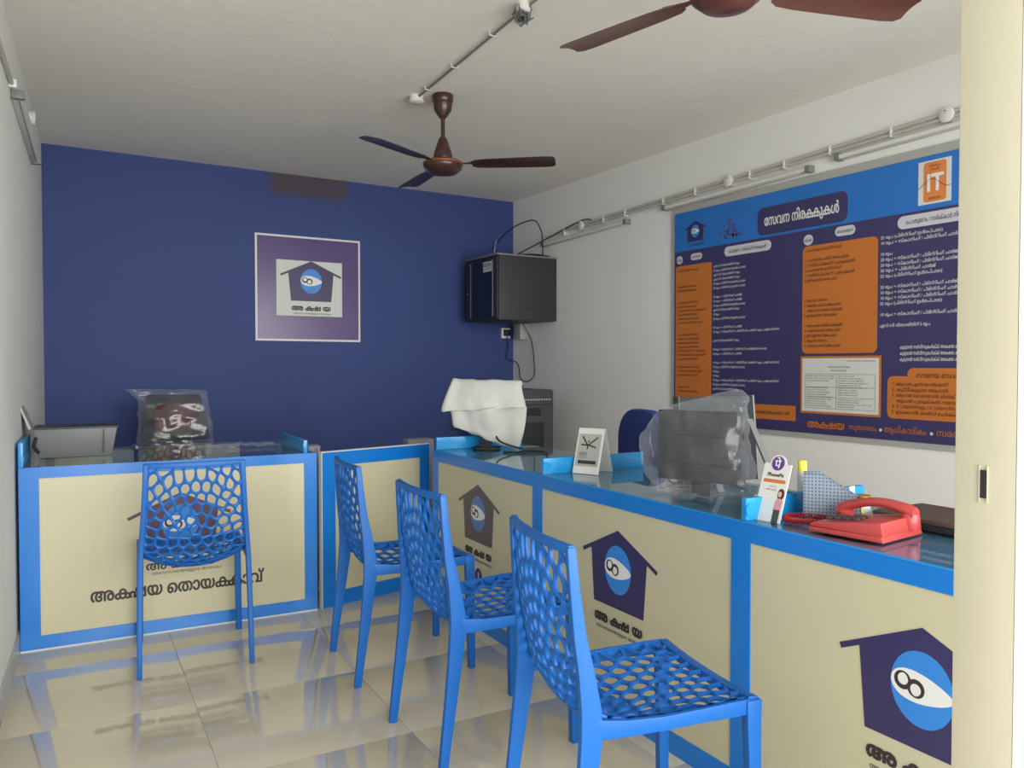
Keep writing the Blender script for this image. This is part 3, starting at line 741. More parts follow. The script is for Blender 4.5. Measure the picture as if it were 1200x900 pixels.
pool2 = ['1. അേപക്ഷ സമർപ്പിക്കൽ', '2. സർട്ടിഫിക്കറ്റ് പുതുക്കൽ', '3. ആധാർ സേവനം', '4. റേഷൻ കാർഡ് അേപക്ഷ', '5. െപൻഷൻ മസ്റ്ററിംഗ്', '6. ഇൻഷുറൻസ് അേപക്ഷ', '7. പാസ്സ്േപാർട്ട് അേപക്ഷ']
def column(x, z0, z1, size, step, src, wmax, gaps, mat_, name):
    tx = MB(); z = z1; n = 0
    while z > z0:
        if n not in gaps:
            s = rt.choice(src); w = min(wmax, len(s)*size*.50)
            text(tx, s, x, z, size, -.0164, width=w)
        z -= step; n += 1
    flatmesh(tx, name, mat_, B)['kind'] = 'stuff'
column(.35, 1.02, 1.83, .018, .0273, pool, .56, {6, 13, 16, 18, 21, 29}, M['whiteprint'], 'price_lines')
column(.03, 1.02, 1.83, .019, .0262, pool2, .28, {1, 2, 3, 6, 7, 14, 15, 23, 27, 28}, M['ink'], 'service_lines')
column(1.035, 1.31, 1.84, .023, .0275, pool2, .40, {1, 7, 8, 9, 14}, M['ink'], 'service_lines')
column(1.49, 1.40, 1.85, .022, .0275, pool, .62, {2, 8, 13, 15}, M['whiteprint'], 'price_lines')
column(1.60, 1.23, 1.30, .023, .030, ['കൂടുതൽ സർവീസുകൾക്ക് അക~ഷയ കേന്ദ്രവുമായി ബന്ധപ്പെടുക'], .50, set(), M['whiteprint'], 'note_lines')
tx = MB(); text(tx, '* സൗജന~യ േസവനങ~ങൾ അക~ഷയ വഴി', .50, .935, .03, -.0164, width=.44); flatmesh(tx, 'strip_lettering', M['ink'], B)
tx = MB(); text(tx, 'സൗജന~യ േസവനങ~ങൾ', 1.83, 1.158, .034, -.0164, width=.29, align='C'); flatmesh(tx, 'heading_lettering', M['ink'], fr)
tx = MB()
for k, s in enumerate(['1. ആധാർ എൻറോൾെമന്റ്', '2. കുട്ടികളുെട ആധാർ', '3. ആധാർ െമാൈബൽ ലിങ്ക്', '    ആധാർ പുതുക്കൽ സേവനം', '4. 5 വയസ്സും 15 വയസ്സും', '5. ഇലക~ടറൽ കാർഡ് േചർക്കൽ']): text(tx, s, 1.56, 1.118-k*.0275, .024, -.0164, width=min(.44, len(s)*.015))
flatmesh(tx, 'list_lettering', M['ink'], fr)
for a_ in (('അക~ഷയ', 1.06, .878, .058, -.0164, .235, 'L', 0.0, .13, .0012), ('സുതാരയം', 1.32, .884, .036, -.0164, .16), ('ആധികാരികം', 1.52, .884, .042, -.0164, .22), ('സമയ', 1.79, .884, .042, -.0164, .12), ('ബന~ധിതം', 1.935, .884, .042, -.0164, .16)):
    tx = MB(); text(tx, *a_); flatmesh(tx, 'slogan_lettering', M['orange'], B)
dd = MB(); dd.disc(1.50, .892, .008, .008, -.0158, -.014, 12); dd.disc(1.765, .892, .008, .008, -.0158, -.014, 12); dd.build('slogan_dots', M['pill'], B)
# typed notice: ruled table and lines
ln = MB()
for z in (1.17, 1.10, 1.045, .985): ln.box(1.045, 1.468, -.0164, -.0160, z, z+.0016)
for x in (1.045, 1.24, 1.467): ln.box(x, x+.0016, -.0164, -.0160, .985, 1.171)
ln.build('table_rules', M['darkgrey'], nt_)
tx = MB()
text(tx, 'Circular  Reference Administration', 1.30, 1.238, .011, -.0164, width=.17)
text(tx, 'Akshaya Services Rate', 1.256, 1.205, .015, -.0164, align='C'); text(tx, 'Service Charges', 1.256, 1.187, .015, -.0164, align='C')
for k in range(14):
    z = 1.158-.0125*k
    if k not in (3, 4): text(tx, rt.choice(['Ration card / Service charge', 'certificate applications per page', 'scanning and printing charges']), 1.052, z, .011, -.0164, width=rt.uniform(.12, .18))
    if k != 9: text(tx, rt.choice(['Printing and scan per page Rs 3', 'Application fee Rs 10', 'under rules, revised']), 1.25, z, .011, -.0164, width=rt.uniform(.10, .2))
flatmesh(tx, 'typed_lines', M['ink'], nt_)['kind'] = 'stuff'

# ------------------------------------------------------------------ network cabinet and its cables
K = thing('network_cabinet', 'black wall mounted network cabinet high in the far right corner', 'cabinet', (3.127, 5.34, 1.575))
MB().box(.012, .557, 0, .53, 0, .505).build('cabinet_body', M['cabinet'], K, bevel=.004)
MB().box(-.006, .560, -.004, .534, .505, .518).build('top_plate', M['midgrey'], K, bevel=.002)
d = MB().box(0, .012, .01, .52, .01, .495).build('door', M['cabinet'], K, bevel=.002)
MB().box(-.002, 0, .08, .43, .03, .475).build('glass_pane', M['cabglass'], d)
MB().box(-.005, 0, .072, .080, .03, .475).box(-.005, 0, .43, .438, .03, .475).build('door_trim', M['midgrey'], d)
MB().lathe([(.008, 0), (.008, .012), (0, .013)], n=10).build('lock', M['metal'], d, loc=(0, .475, .235)).rotation_euler = (0, R(-90), 0)
lb = MB().box(-.003, -.0022, .085, .225, .385, .465).build('label_plate', M['paper'], d)
tx = MB(); text(tx, 'KION', -.213, .425, .04, 0, width=.115, bold=.0006); text(tx, 'NETWORKS', -.213, .402, .016, 0, width=.115)
tx.v = [(-.0042, -x, z) for x, y, z in tx.v]; flatmesh(tx, 'lettering', M['ink'], lb)
MB().box(.23, .33, -.002, 0, .055, .066).build('maker_badge', M['darkgrey'], K)
tag(MB().box(RX-.07, RX, 5.79, 5.885, 1.44, 1.575).build('conduit_box', M['lightgrey'], bevel=.003), 'light grey wiring box directly under the network cabinet', 'box')
so = thing('power_socket', 'small white power socket with a black plug under the network cabinet', 'socket', (3.60, 6.02, 1.50))
MB().box(-.045, .045, -.02, 0, -.045, .045).build('socket_plate', M['white'], so, bevel=.003)
MB().box(-.028, .03, -.055, -.02, -.025, .03).build('plug', M['black'], so, bevel=.005)
def cable(name, pts, r, m, label, sm=4):
    pts = [Vector(p) for p in pts]; out = []
    n = (len(pts)-1)*sm
    for k in range(n+1): out.append(catmull([tuple(p) for p in pts], k/n))
    return tag(MB().tube(out, r, 7).build(name, m, smooth=True), label, 'cable')
cable('cable', [(3.60, 5.985, 1.49), (3.61, 5.98, 1.38), (3.60, 5.99, 1.28), (3.665, 5.95, 1.25), (3.67, 5.90, 1.20), (3.67, 5.87, 1.10), (3.67, 5.75, 1.08), (3.67, 5.65, 1.14), (3.67, 5.66, 1.28), (3.67, 5.68, 1.38), (3.67, 5.72, 1.46), (3.62, 5.75, 1.57)], .004, M['black'], 'black cable looping down the wall from the socket under the cabinet')
cable('cable', [(3.40, 5.60, 2.10), (3.45, 5.50, 2.14), (3.66, 5.20, 2.30), (3.665, 5.02, 2.33), (3.668, 4.9, 2.335), (3.668, 4.82, 2.30)], .005, M['black'], 'black cable running from the cabinet top to the nearest wall box')
cable('cable', [(3.45, 5.98, 2.22), (3.5, 5.8, 2.36), (3.58, 5.55, 2.42), (3.60, 5.45, 2.33), (3.60, 5.42, 2.22), (3.60, 5.42, 2.094)], .005, M['black'], 'black cable arching above the network cabinet')
cable('cable', [(3.22, 5.55, 2.095), (3.24, 5.58, 2.16), (3.28, 5.62, 2.24)], .002, M['white'], 'short pale wire end sticking up from the cabinet top')
cable('cable', [(3.30, 5.75, 2.10), (3.42, 5.62, 2.12), (3.55, 5.48, 2.12), (3.65, 5.40, 2.10)], .012, M['black'], 'thick black cable bundle lying on the cabinet top')

# ------------------------------------------------------------------ office machine behind the gate and long counter
O = thing('office_machine', 'tall dark grey office machine against the right wall under the cabinet', 'machine', (3.08, 4.98, 0))
MB().prism(rrect(0, .325, 0, 1.035, .02), 0, .5).build('casing', M['darkgrey'], O, bevel=.003)
v_ = MB()
for k in range(12): v_.box(.02+k*.024, .035+k*.024, -.003, 0, .955, .966)
v_.build('vent_slots', M['lightgrey'], O)
MB().box(.03, .21, -.004, 0, .84, .90).build('display_panel', M['dark'], O, bevel=.002)
MB().box(.02, .24, -.004, 0, .60, .79).build('paper_door', M['dark'], O, bevel=.003)
MB().box(.0, .30, -.003, 0, .92, .926).build('seam_strip', M['dark'], O)

# ------------------------------------------------------------------ monitor under a white foam sleeve
def monitor(label, loc, rz, w=.50, h=.31, tilt=0, kick=False, stand=True, z0=.11, base=.12):
    t = thing('monitor', label, 'monitor', loc, rz)
    s = MB().box(-w/2, w/2, -.012, .02, z0, z0+h).build('monitor_case', M['dark'], t, bevel=.006)
    MB().box(-w/2+.01, w/2-.01, .0198, .0215, z0+.012, z0+h-.01).build('screen', M['cabglass'], t)
    MB().prism([(-.12, z0+.06), (.12, z0+.06), (.10, z0+h-.08), (-.10, z0+h-.08)], -.03, -.012).build('rear_housing', M['dark'], t, bevel=.006)
    if stand:
        MB().box(-.03, .03, -.05, -.03, .01, z0+.12).build('stand_neck', M['dark'], t, bevel=.004)
        b = MB().prism(rrect(-base, base, -base*.8, base*.8, .03), 0, .012); b.v = [(x, z-.02, .012-y) for x, y, z in b.v]; b.build('stand_base', M['dark'], t, bevel=.003)
    return t
# rotation: front (screen) faces local +y
mo1 = monitor('black monitor mostly hidden under a white foam sleeve at the far end of the counter', (2.03, 3.575, GT), R(-36), .37, .24, z0=.09, base=.07)
# foam sleeve as a draped sheet over the case, corners hanging down toward the viewer
def foam():
    rows = []
    # control grid (x across, y out of case (-=viewer), z) in the monitor frame
    ctrl = [[(.20, .035, .24), (.0, .035, .27), (-.20, .035, .25)],
            [(.205, .03, .345), (.0, .03, .352), (-.205, .03, .352)],
            [(.20, -.02, .350), (.0, -.035, .356), (-.20, -.02, .358)],
            [(.225, -.06, .235), (.0, -.085, .23), (-.25, -.09, .21)],
            [(.235, -.055, .215), (.0, -.075, .20), (-.20, -.07, .20)],
            [(.215, -.05, .09), (.0, -.06, .095), (-.185, -.06, .125)],
            [(.185, -.045, -.005), (.0, -.05, .055), (-.175, -.05, .118)]]
    return ctrl
ct = foam(); nu, nv = 22, 30; vs = []; fs = []
for i in range(nv+1):
    v = i/nv
    cols = [catmull([row[k] for row in ct], v) for k in range(3)]
    for j in range(nu+1):
        u = j/nu; a = cols[0].lerp(cols[1], u*2) if u < .5 else cols[1].lerp(cols[2], u*2-1)
        n = noise.noise(Vector((u*3, v*4, 3.3))); f_ = noise.noise(Vector((u*9, v*8, 1.3)))
        vs.append((a.x+.004*f_, a.y-abs(.022*n)-.006*f_-.012*abs(math.sin(u*math.pi*2+v*2)), a.z+.006*f_))
for i in range(nv):
    for j in range(nu): a = i*(nu+1)+j; fs.append((a, a+1, a+nu+2, a+nu+1))
fo = MB().add(vs, fs).build('foam_sleeve', M['foam'], smooth=True)
md = fo.modifiers.new('thickness', 'SOLIDIFY'); md.thickness = .002
tag(fo, 'white foam sheet draped over the far monitor on the counter', 'cover'); fo.location = mo1.location; fo.rotation_euler = mo1.rotation_euler; fo.scale = (.90, .9, .98)
cable('cable', [(2.16, 3.44, GT+.006), (2.10, 3.42, GT+.02), (2.04, 3.47, GT+.05), (2.05, 3.53, GT+.10)], .005, M['black'], 'black cable hanging behind the foam covered monitor', 5)
cable('cable', [(2.0, 3.36, GT+.005), (2.05, 3.30, GT+.006), (2.12, 3.33, GT+.006), (2.17, 3.25, GT+.006), (2.12, 3.15, GT+.006)], .005, M['black'], 'black cable lying on the counter glass by the foam covered monitor', 5)
# small things near the first divider
jw = thing('cable_coil', 'small coil of dark cable with a yellow tip beside the first divider', 'cable', toW(.93, .16, GT))
pts = [(.04*math.cos(a*.5)*(1+.1*math.sin(a)), .03*math.sin(a*.5), .005+.0015*(a % 4)) for a in range(0, 38)]
MB().tube(pts, .004, 6).build('coil', M['dark'], jw, smooth=True)
MB().lathe([(.004, .0), (.005, .02), (.004, .03)], (.03, .01), 8).build('yellow_tip', M['yellow'], jw)

# ------------------------------------------------------------------ tent calendar
T = thing('desk_calendar', 'white tent shaped desk calendar standing on the counter glass', 'calendar', toW(1.115, .20, GT), RA-R(-26))
w, h, dp = .118, .175, .12
def slab(p0, p1, x0, x1, t_):     # thin sheet between two (y,z) points
    (y0, z0), (y1, z1) = p0, p1; l = math.hypot(y1-y0, z1-z0); ny, nz = (z1-z0)/l*t_/2, -(y1-y0)/l*t_/2
    return MB().add([(x0, y0-ny, z0-nz), (x1, y0-ny, z0-nz), (x1, y0+ny, z0+nz), (x0, y0+ny, z0+nz), (x0, y1-ny, z1-nz), (x1, y1-ny, z1-nz), (x1, y1+ny, z1+nz), (x0, y1+ny, z1+nz)], [(0,3,2,1),(4,5,6,7),(0,1,5,4),(1,2,6,5),(2,3,7,6),(3,0,4,7)])
slab((-dp/2, .001), (-.004, h), -w/2, w/2, .002).build('front_leaf', M['white'], T)
slab((dp/2, .001), (.004, h), -w/2, w/2, .002).build('rear_leaf', M['white'], T)
MB().add([(-w/2, -.006, h), (w/2, -.006, h), (w/2, .006, h), (-w/2, .006, h), (-w/2, -.004, h+.004), (w/2, -.004, h+.004), (w/2, .004, h+.004), (-w/2, .004, h+.004)], [(0,3,2,1),(4,5,6,7),(0,1,5,4),(1,2,6,5),(2,3,7,6),(3,0,4,7)]).build('top_fold', M['white'], T)
def onleaf(mb, name, m, off):      # map flat x-z art (z along leaf) to the sloping front leaf
    y0, z0, y1, z1 = -dp/2, .001, -.004, h; l = math.hypot(y1-y0, z1-z0)
    mb.v = [(x, y0+(y1-y0)*z/l-(z1-z0)/l*off, z0+(z1-z0)*z/l+(y1-y0)/l*off) for x, y, z in mb.v]
    return flatmesh(mb, name, m, T)
def quad(mb, x0, x1, z0, z1): return mb.add([(x0, 0, z0), (x1, 0, z0), (x1, 0, z1), (x0, 0, z1)], [(0, 1, 2, 3)])
onleaf(quad(MB(), -w/2+.006, w/2-.010, .030, h-.012), 'printed_page', M['lightgrey'], .0016)
a = MB()
for (x0, z0), (x1, z1) in (((-.036, .152), (-.008, .116)), ((.034, .150), (-.006, .116)), ((-.038, .118), (-.006, .116)), ((-.006, .118), (.030, .108)), ((-.006, .12), (-.008, .100))):
    dx, dz = x1-x0, z1-z0; l = math.hypot(dx, dz); nx, nz = -dz/l*.003, dx/l*.003
    a.add([(x0-nx, 0, z0-nz), (x1-nx, 0, z1-nz), (x1+nx, 0, z1+nz), (x0+nx, 0, z0+nz)], [(0, 1, 2, 3)])
quad(a, -.008, -.002, .128, .136); quad(a, -.042, .040, .040, .054)
onleaf(a, 'printed_figure', M['ink'], .0024)
a = MB()
for k in range(5): quad(a, -.040+k*.007, -.035+k*.007, .074, .088)
for k in range(4): quad(a, -.040, -.01+.008*(k % 2), .062+k*.0025, .063+k*.0025)
onleaf(a, 'printed_lines', M['midgrey'], .0024)

# ------------------------------------------------------------------ navy office chair behind the counter
N_ = thing('office_chair', 'navy blue office chair with a rounded back behind the long counter', 'chair', (2.78, 3.22, 0), R(-100))
MB().prism(rrect(-.23, .23, .56, .985, .17, 8), -.03, .03).build('backrest', M['officeblue'], N_, bevel=.015)
MB().prism(rrect(-.24, .24, -.23, .23, .07), 0, .07)
b = MB().prism(rrect(-.24, .24, -.23, .23, .07), 0, .07); b.v = [(x, z+.24, .50-y) for x, y, z in b.v]; b.build('seat', M['officeblue'], N_, bevel=.015)
MB().box(-.03, .03, -.045, -.03, .44, .70).build('back_bracket', M['dark'], N_)
MB().lathe([(.025, .08), (.025, .43)], (0, .24), 12).build('gas_column', M['dark'], N_, smooth=True)
for k in range(5):
    a = k*2*math.pi/5; lg = MB().tube([(0, .24, .10), (.28*math.cos(a), .24+.28*math.sin(a), .065)], [.02, .014], 8); lg.build('leg', M['dark'], N_, smooth=True)
    MB().lathe([(.022, 0), (.025, .02), (.022, .05), (.008, .055)], (.27*math.cos(a), .24+.27*math.sin(a)), 10).build('caster', M['black'], N_, smooth=True)

# ------------------------------------------------------------------ monitors near the phone, one in a clear bag
MX, MY = 1.862, 1.878
mo2 = monitor('black monitor wrapped in a clear crumpled bag on the counter', (MX, MY, GT), R(-72), .30, .23, z0=.055, stand=False)
MB().box(-.03, .03, .0, .016, 0, .07).build('stand_foot', M['dark'], mo2, bevel=.004)
def shell(name, m, rings, n=64, amp=.012, fr=5.0, seed=0., smooth=True, pinch=None):
    """closed crumpled film: rings = (z, cx, cy, rx, ry, squareness)"""
    mb = MB(); vs = []
    for i, (z, cx, cy, rx, ry, sq) in enumerate(rings):
        for j in range(n):
            a = 2*math.pi*j/n; c, s = math.cos(a), math.sin(a); k = (abs(c)**sq+abs(s)**sq)**(-1/sq)
            p = Vector((cx+rx*c*k, cy+ry*s*k, z))
            q = noise.noise(p*fr*4+Vector((seed, 0, 0)))*amp+noise.noise(p*fr*11+Vector((0, seed, 0)))*amp*.5+abs(noise.noise(p*fr*7+Vector((3, seed, 0))))*amp*.9
            vs.append((p.x+c*q, p.y+s*q, p.z+noise.noise(p*fr*3+Vector((seed, 5, 0)))*amp*.7))
    m_ = len(rings); fs = []
    for i in range(m_-1):
        for j in range(n): k = (j+1) % n; fs.append((i*n+j, i*n+k, (i+1)*n+k, (i+1)*n+j))
    mb.add(vs, fs); return mb
def interp(keys, n):
    out = []
    for i in range(n+1):
        q = i/n*(len(keys)-1); a = min(int(q), len(keys)-2); t_ = q-a; out.append(tuple(keys[a][k]*(1-t_)+keys[a+1][k]*t_ for k in range(6)))
    return out
bagk = [(.008, .04, -.005, .17, .085, 2.4), (.020, .04, -.005, .180, .095, 2.4), (.05, .01, -.01, .18, .085, 3), (.10, -.01, -.01, .178, .07, 4), (.20, -.025, -.005, .178, .06, 4), (.27, .0, 0, .155, .05, 4), (.305, .035, 0, .115, .045, 3), (.325, .075, 0, .080, .035, 2.4), (.345, .105, 0, .045, .02, 2), (.36, .125, 0, .012, .006, 2)]
bg_ = shell('x', None, interp(bagk, 60), 96, .012, 3.2, 2.2).build('plastic_bag', M['film'], smooth=True)
tag(bg_, 'clear crumpled plastic bag pulled over the monitor on the counter', 'bag'); bg_.location = (MX, MY, GT); bg_.rotation_euler = (0, 0, R(-72))
# kick-stand all-in-one behind it
Q = thing('all_in_one_computer', 'dark all in one computer propped on a grey stand leg behind the bagged monitor', 'computer', (2.14, 2.06, GT), R(-7))
q = MB().box(-.165, .165, -.014, .014, .01, .320).build('computer_case', M['dark'], Q, bevel=.005); q.rotation_euler = (R(-6), 0, 0)
MB().box(-.172, -.165, -.016, .016, .01, .322).build('side_edge', M['darkgrey'], q)
MB().box(.165, .172, -.016, .016, .01, .322).build('silver_edge', M['midgrey'], q)
lg = slab((-.02, .235), (-.17, .004), .105, .130, .010).build('stand_leg', M['midgrey'], Q, bevel=.002)
slab((-.02, .235), (-.17, .004), -.145, -.118, .010).build('stand_leg', M['midgrey'], Q, bevel=.002)
tag(MB().box(-.08, .08, -.05, .05, 0, .003).build('paper_slip', M['white'], loc=toW(1.45, .40, GT)), 'white paper slip on the counter glass left of the bagged monitor', 'paper').rotation_euler = (0, 0, R(20))
for nm, pp, lb_ in (('cable', [toW(1.35, .35, GT+.004), toW(1.42, .30, GT+.03), toW(1.50, .28, GT+.006), toW(1.60, .22, GT+.006), toW(1.66, .30, GT+.006)], 'thin dark cable curling on the glass before the bagged monitor'),):
    cable(nm, pp, .003, M['black'], lb_, 6)
# crumpled clear wrap spread in front of the monitor
def sheet(name, w_, d_, loc, rz, label, amp=.012, seed=1, nx=46, ny=26, m='film'):
    vs = []; fs = []
    for i in range(ny+1):
        for j in range(nx+1):
            x, y = -w_/2+w_*j/nx, -d_/2+d_*i/ny; e = .8+.2*noise.noise(Vector((j*.3, i*.3, seed)))
            p = Vector((x*14, y*14, seed)); z = .004+amp*abs(noise.noise(p))*2+amp*abs(noise.noise(p*2.7))
            vs.append((x*e, y*e, z))
    for i in range(ny):
        for j in range(nx): a = i*(nx+1)+j; fs.append((a, a+1, a+nx+2, a+nx+1))
    o = MB().add(vs, fs).build(name, M[m], smooth=True, loc=loc); o.rotation_euler = (0, 0, rz); return tag(o, label, 'plastic wrap')
sheet('plastic_wrap', .34, .20, toW(1.70, .17, GT), RA, 'crumpled clear plastic wrap lying on the glass before the bagged monitor')
sheet('plastic_wrap', .50, .24, (.93, 4.32, .787), R(-3), 'crumpled clear plastic wrap on the left counter glass', seed=4)

# ------------------------------------------------------------------ payment card stand
V = thing('payment_stand', 'white payment card stand with a purple badge and orange bar', 'card stand', toW(2.172, .045, GT), RA+R(6))
cw, ch = .088, .165
body = [(-cw/2, 0), (cw/2, 0), (cw/2, ch)]+[(.026*math.cos(R(a)), ch+.026*math.sin(R(a))*1.0) for a in range(0, 181, 15)]+[(-cw/2, ch)]
tl_ = R(-19)
cb = MB().prism(body, 0, .003).build('card', M['white'], V); cb.rotation_euler = (tl_, 0, 0)
MB().disc(0, ch+.001, .0205, .0205, -.0008, 0).build('purple_badge', M['purple'], cb)
tx = MB(); text(tx, 'पे', 0, ch-.012, .034, -.0014, align='C', bold=.0005); flatmesh(tx, 'badge_letter', M['whiteprint'], cb)
tx = MB(); text(tx, 'PhonePe', 0, ch-.037, .015, -.0006, align='C', bold=.0003); text(tx, 'Scan & Pay', 0, .098, .005, -.0006, align='C'); text(tx, '= UPI  Cards', -.006, .088, .007, -.0006, align='C'); flatmesh(tx, 'lettering', M['ink'], cb)
MB().prism(rrect(-.036, .036, ch-.055, ch-.045, .0045), -.0006, 0).build('orange_bar', M['orange'], cb)
MB().prism(rrect(-.040, .012, .006, .066, .002), -.0006, 0).build('blank_panel', M['paper'], cb)
pr = MB().prism([(.016, .0), (.036, 0), (.037, .04), (.016, .04)], -.0009, 0).build('portrait_print', M['darkgrey'], cb)
MB().prism([(.015, .036), (.038, .036), (.040, .062), (.030, .07), (.018, .062)], -.0012, -.0003).build('printed_shirt', M['pink'], pr)
MB().disc(.030, .080, .0105, .016, -.0011, -.0003, 20).build('printed_hair', M['ink'], pr)
MB().disc(.027, .080, .006, .008, -.0016, -.0009, 16).build('printed_face', M['skin'], pr)
st = slab((.045, 0), (.035+.01, .10), -.02, .02, .002); st = MB().add([(-.02, .004, .002), (.02, .004, .002), (.02, .06, .002), (-.02, .06, .002), (-.02, .004, .0035), (.02, .004, .0035), (.02, .06, .0035), (-.02, .06, .0035)], [(0,3,2,1),(4,5,6,7),(0,1,5,4),(1,2,6,5),(2,3,7,6),(3,0,4,7)])
st.build('rear_foot', M['white'], V)
tag(MB().box(-.03, .03, -.001, .001, 0, .06).build('paper_card', M['white'], loc=toW(2.118, .09, GT)), 'small white dotted card leaning behind the payment stand', 'card').rotation_euler = (R(-14), 0, RA+R(20))

# ------------------------------------------------------------------ perforated file holder, jar, pack, roll
F = thing('file_holder', 'grey perforated metal file holder behind the payment stand', 'file holder', toW(2.205, .155, GT), R(-52))
fw, fd = .075, .15
sd_ = [(0, 0), (fd, 0), (fd, .062), (.045, .128), (0, .128)]
def side(y0): return MB().prism(sd_, y0, y0+.002)
side(0).build('side_plate', M['perf'], F, uv=True); side(fw-.002).build('side_plate', M['perf'], F, uv=True)
MB().box(0, .002, 0, fw, 0, .128).build('rear_plate', M['perf'], F, uv=True)
MB().box(fd-.002, fd, 0, fw, 0, .062).build('front_plate', M['perf'], F, uv=True)
MB().box(0, fd, 0, fw, 0, .002).build('base_plate', M['perf'], F, uv=True)
a = toW(2.12, .25, GT)
rl = thing('glue_bottle', 'yellow capped tube standing behind the file holder', 'bottle', a)
MB().lathe([(.013, 0), (.014, .01), (.014, .115), (.012, .125)], n=16).build('bottle_body', M['white'], rl, smooth=True)
MB().lathe([(.013, .118), (.013, .148), (.011, .152), (0, .152)], n=16).build('yellow_cap', M['yellow'], rl, smooth=True)
J = thing('glass_jar', 'small jar with a gold lid standing behind the red telephone', 'jar', toW(2.24, .36, GT))
MB().lathe([(.022, 0), (.024, .005), (.024, .035), (.021, .042)], n=24).build('jar_body', M['white'], J, smooth=True)
MB().lathe([(.024, .040), (.025, .042), (.025, .056), (.023, .058), (0, .058)], n=28).build('gold_lid', M['gold'], J, smooth=True)
pk = sheet('snack_packet', .12, .05, toW(2.22, .32, GT), RA+R(30), 'yellow and green packet lying before the gold lidded jar', .010, 9, 20, 10, 'yellow'); pk['category'] = 'packet'

# ------------------------------------------------------------------ red telephone
PH = thing('telephone', 'red push button desk telephone with its handset on the counter edge', 'telephone', toW(2.325, .035, GT), RA+R(8))
pw, pd = .200, .20     # x along counter, y into the counter
def wedge(x0, x1, y0, y1, za, zb, zc_):
    # z rises from za at x0 to zc at x1
    return MB().loft([[(x0, y0, zb), (x0, y1, zb), (x0+.006, y1, za), (x0+.006, y0, za)], [(x1, y0, zb), (x1, y1, zb), (x1-.006, y1, zc_), (x1-.006, y0, zc_)]])
wedge(-.002, pw, 0, pd, .016, .003, .018).build('base_tray', M['red'], PH, bevel=.004)
hb = wedge(.0, pw-.002, .002, pd-.002, .026, .0165, .052); hb.build('phone_body', M['red'], PH, bevel=.007)
# handset lies along x on the far (inner) side
hs = []
for k in range(21):
    t_ = k/20; x = .0+t_*.205; z = .038+.016*t_+.030*math.sin(math.pi*t_)**.7; hw_ = .020; th = .012+.010*(abs(2*t_-1)**3)
    dz = -.004
    hs.append([(x, .150+hw_*math.cos(a), z+th*math.sin(a)) for a in [2*math.pi*j/16 for j in range(16)]])
ho = MB().loft(hs).build('handset', M['red'], PH, smooth=True)
MB().lathe([(.021, .020), (.024, .030), (.024, .050), (.020, .060)], (.190, .150), 20).build('earpiece', M['red'], ho, smooth=True)
MB().lathe([(.021, .022), (.023, .026), (.023, .040), (.018, .046)], (.018, .150), 20).build('mouthpiece', M['red'], ho, smooth=True)
for i in range(4):
    for j in range(3):
        x = .04+i*.024; y = .035+j*.024; z = .029+.026*x/pw
        MB().box(x-.008, x+.008, y-.007, y+.007, z, z+.006).build('key', M['keys'], PH, bevel=.002)
coil = []
path = [(-.0, .10, .012), (-.05, .06, .012), (-.10, .05, .012), (-.12, .10, .012), (-.08, .15, .012), (-.02, .165, .012), (.0, .16, .03)]
for k in range(401):
    q_ = catmull(path, k/400); a = k*.85; coil.append((q_.x, q_.y+.0065*math.cos(a), max(.004, q_.z+.0065*math.sin(a))))
MB().tube(coil, .0022, 5).build('coiled_cord', M['reddark'], PH, smooth=True)
cable('cable', [toW(2.22, .085, GT+.005), toW(2.26, .09, GT+.02), toW(2.29, .12, GT+.012), toW(2.30, .16, GT+.006)], .004, M['black'], 'thick dark cable between the file holder and the telephone', 5)
LP = thing('laptop', 'flat dark brown closed laptop lying behind the red telephone', 'laptop', toW(2.535, .425, GT), RA)
for nm, za, zb, mm, inset in (('laptop_base', 0, .016, M['dark'], .0), ('laptop_lid', .017, .030, M['laptop'], .001)):
    b = MB().prism(rrect(-.23+inset, .23-inset, -.115+inset, .115-inset, .012), 0, 1); b.v = [(x, z, za+(zb-za)*(1-y)) for x, y, z in b.v]; b.build(nm, mm, LP, bevel=.003)

# ------------------------------------------------------------------ behind the left counter
PR = thing('printer', 'dark grey printer with its lid raised against the left wall', 'printer', (.04, 4.27, .786), R(-3))
MB().loft([[(.0, 0, .0), (.30, 0, .0), (.30, .20, .0), (.0, .20, .0)], [(-.02, -.02, .135), (.325, -.02, .135), (.325, .22, .135), (-.02, .22, .135)]]).build('printer_body', M['midgrey'], PR, bevel=.004)
MB().box(-.025, .33, -.025, .225, .135, .143).build('top_rim', M['darkgrey'], PR, bevel=.002)
MB().box(.265, .270, -.024, -.012, .02, .13).build('panel_seam', M['darkgrey'], PR)
MB().add([(-.03, .0, .14), (-.075, .0, .26), (-.083, .0, .258), (-.04, .0, .135), (-.03, .20, .14), (-.075, .20, .26), (-.083, .20, .258), (-.04, .20, .135)], [(0,1,2,3),(7,6,5,4),(0,4,5,1),(1,5,6,2),(2,6,7,3),(3,7,4,0)]).build('raised_lid', M['lightgrey'], PR)
MB().tube([(-.01, -.03, .10), (-.02, -.045, .06), (.0, -.03, .03)], .008, 8).build('hinge_loop', M['dark'], PR, smooth=True)
tag(MB().prism([(0, 0), (.02, 0), (.13, .14), (.0, .28)], 0, .02).build('x', M['midgrey']), 'x', 'x')
bpy.data.objects.remove(bpy.data.objects['x'])
WC = thing('wrapped_chair', 'dark office chair back in clear plastic behind the left counter', 'chair', (.80, 5.42, 0), R(172))
WC.scale = (1.22, 1.15, 1)
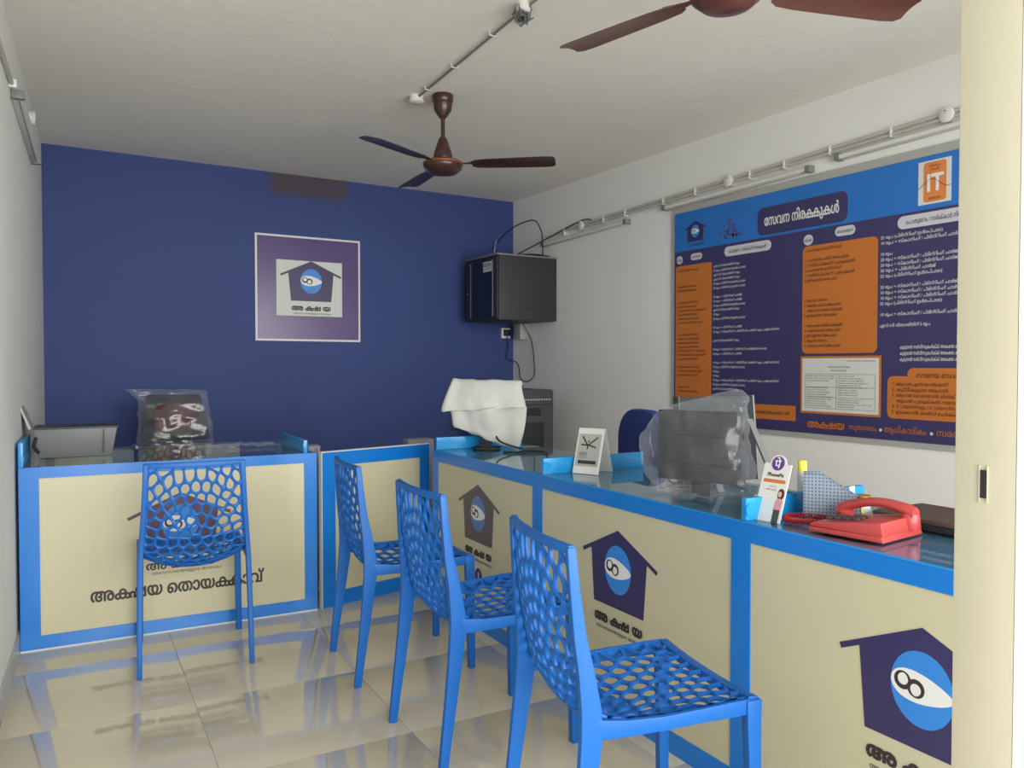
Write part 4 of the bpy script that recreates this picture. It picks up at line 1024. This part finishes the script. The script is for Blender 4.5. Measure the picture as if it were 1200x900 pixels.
b = MB().loft([[(-.165, -.02, .745), (.165, -.02, .745), (.165, .03, .745), (-.165, .03, .745)], [(-.155, -.03, .85), (.155, -.03, .85), (.155, .02, .85), (-.155, .02, .85)], [(-.12, -.07, 1.03), (.14, -.07, 1.03), (.14, -.03, 1.03), (-.12, -.03, 1.03)]]); b.build('backrest', M['dark'], WC, bevel=.012)
MB().prism(rrect(-.10, .10, .80, .97, .03), .0, .012).build('back_pad', M['maroon'], WC).location = (0, .018, 0)
b = MB().prism(rrect(-.20, .20, -.14, .14, .06), 0, .07); b.v = [(x, z-.18, .48-y) for x, y, z in b.v]; b.build('seat', M['dark'], WC, bevel=.012)
MB().box(-.03, .03, -.02, .01, .42, .80).build('back_bracket', M['dark'], WC)
MB().lathe([(.025, .08), (.025, .42)], (0, -.17), 12).build('gas_column', M['dark'], WC, smooth=True)
for k in range(5):
    a = k*2*math.pi/5; MB().tube([(0, -.17, .08), (.20*math.cos(a), -.17+.17*math.sin(a), .02)], [.018, .016], 8).build('leg', M['dark'], WC, smooth=True)
wk = [(.72, 0, .0, .20, .07, 3), (.78, 0, .0, .195, .065, 3.5), (.90, 0, -.01, .185, .06, 3.5), (1.0, .01, -.03, .18, .055, 3.5), (1.055, .03, -.045, .20, .03, 3), (1.075, .05, -.05, .205, .012, 3)]
w_ = shell('x', None, interp(wk, 40), 64, .012, 4.0, 6.1).build('plastic_cover', M['film_thin'], smooth=True)
tag(w_, 'clear plastic cover over the dark chair back behind the left counter', 'cover'); w_.location = WC.location; w_.rotation_euler = WC.rotation_euler; w_.scale = (1.12, 1.1, .99)
pf = thing('steel_post', 'thin dark post with a silver cap rising behind the left counter glass', 'post', (.508, 4.83, 0)); pf.scale = (1, 1, .93)
MB().lathe([(.012, 0), (.012, .80)], n=12).build('post_shaft', M['dark'], pf, smooth=True)
MB().lathe([(.010, .80), (.030, .815), (.028, .83), (.012, .842), (0, .844)], n=18).build('silver_cap', M['metal'], pf, smooth=True)
cb_ = thing('low_cabinet', 'low cream cabinet along the blue wall, glimpsed through the counter glass', 'cabinet', (.14, 5.84, 0))
MB().box(0, 1.15, .02, .17, 0, .66).build('cabinet_body', M['panel'], cb_)
for k in range(2): MB().box(.01+.57*k, .56+.57*k, 0, .02, .02, .65).build('door', M['panel'], cb_, bevel=.002)
for k, (x, y, hh, lab) in enumerate(((1.345, 4.30, .772, 'slim grey carton standing behind the gap by the left counter'), (2.06, 4.45, .762, 'slim grey carton standing behind the gate at the counter corner'))):
    o = thing('tall_carton', lab, 'carton', (x, y, 0), R(-8)); MB().box(-.032-.05*k, .032+.05*k, 0, .12, 0, hh).build('carton_body', M['carton'], o, bevel=.001)
    MB().box(.004, .007, -.001, 0, hh-.12, hh-.01).box(.014, .017, -.001, 0, hh-.12, hh-.01).build('printed_stripes', M['ink'], o)

bpy.data.objects.remove(_to)
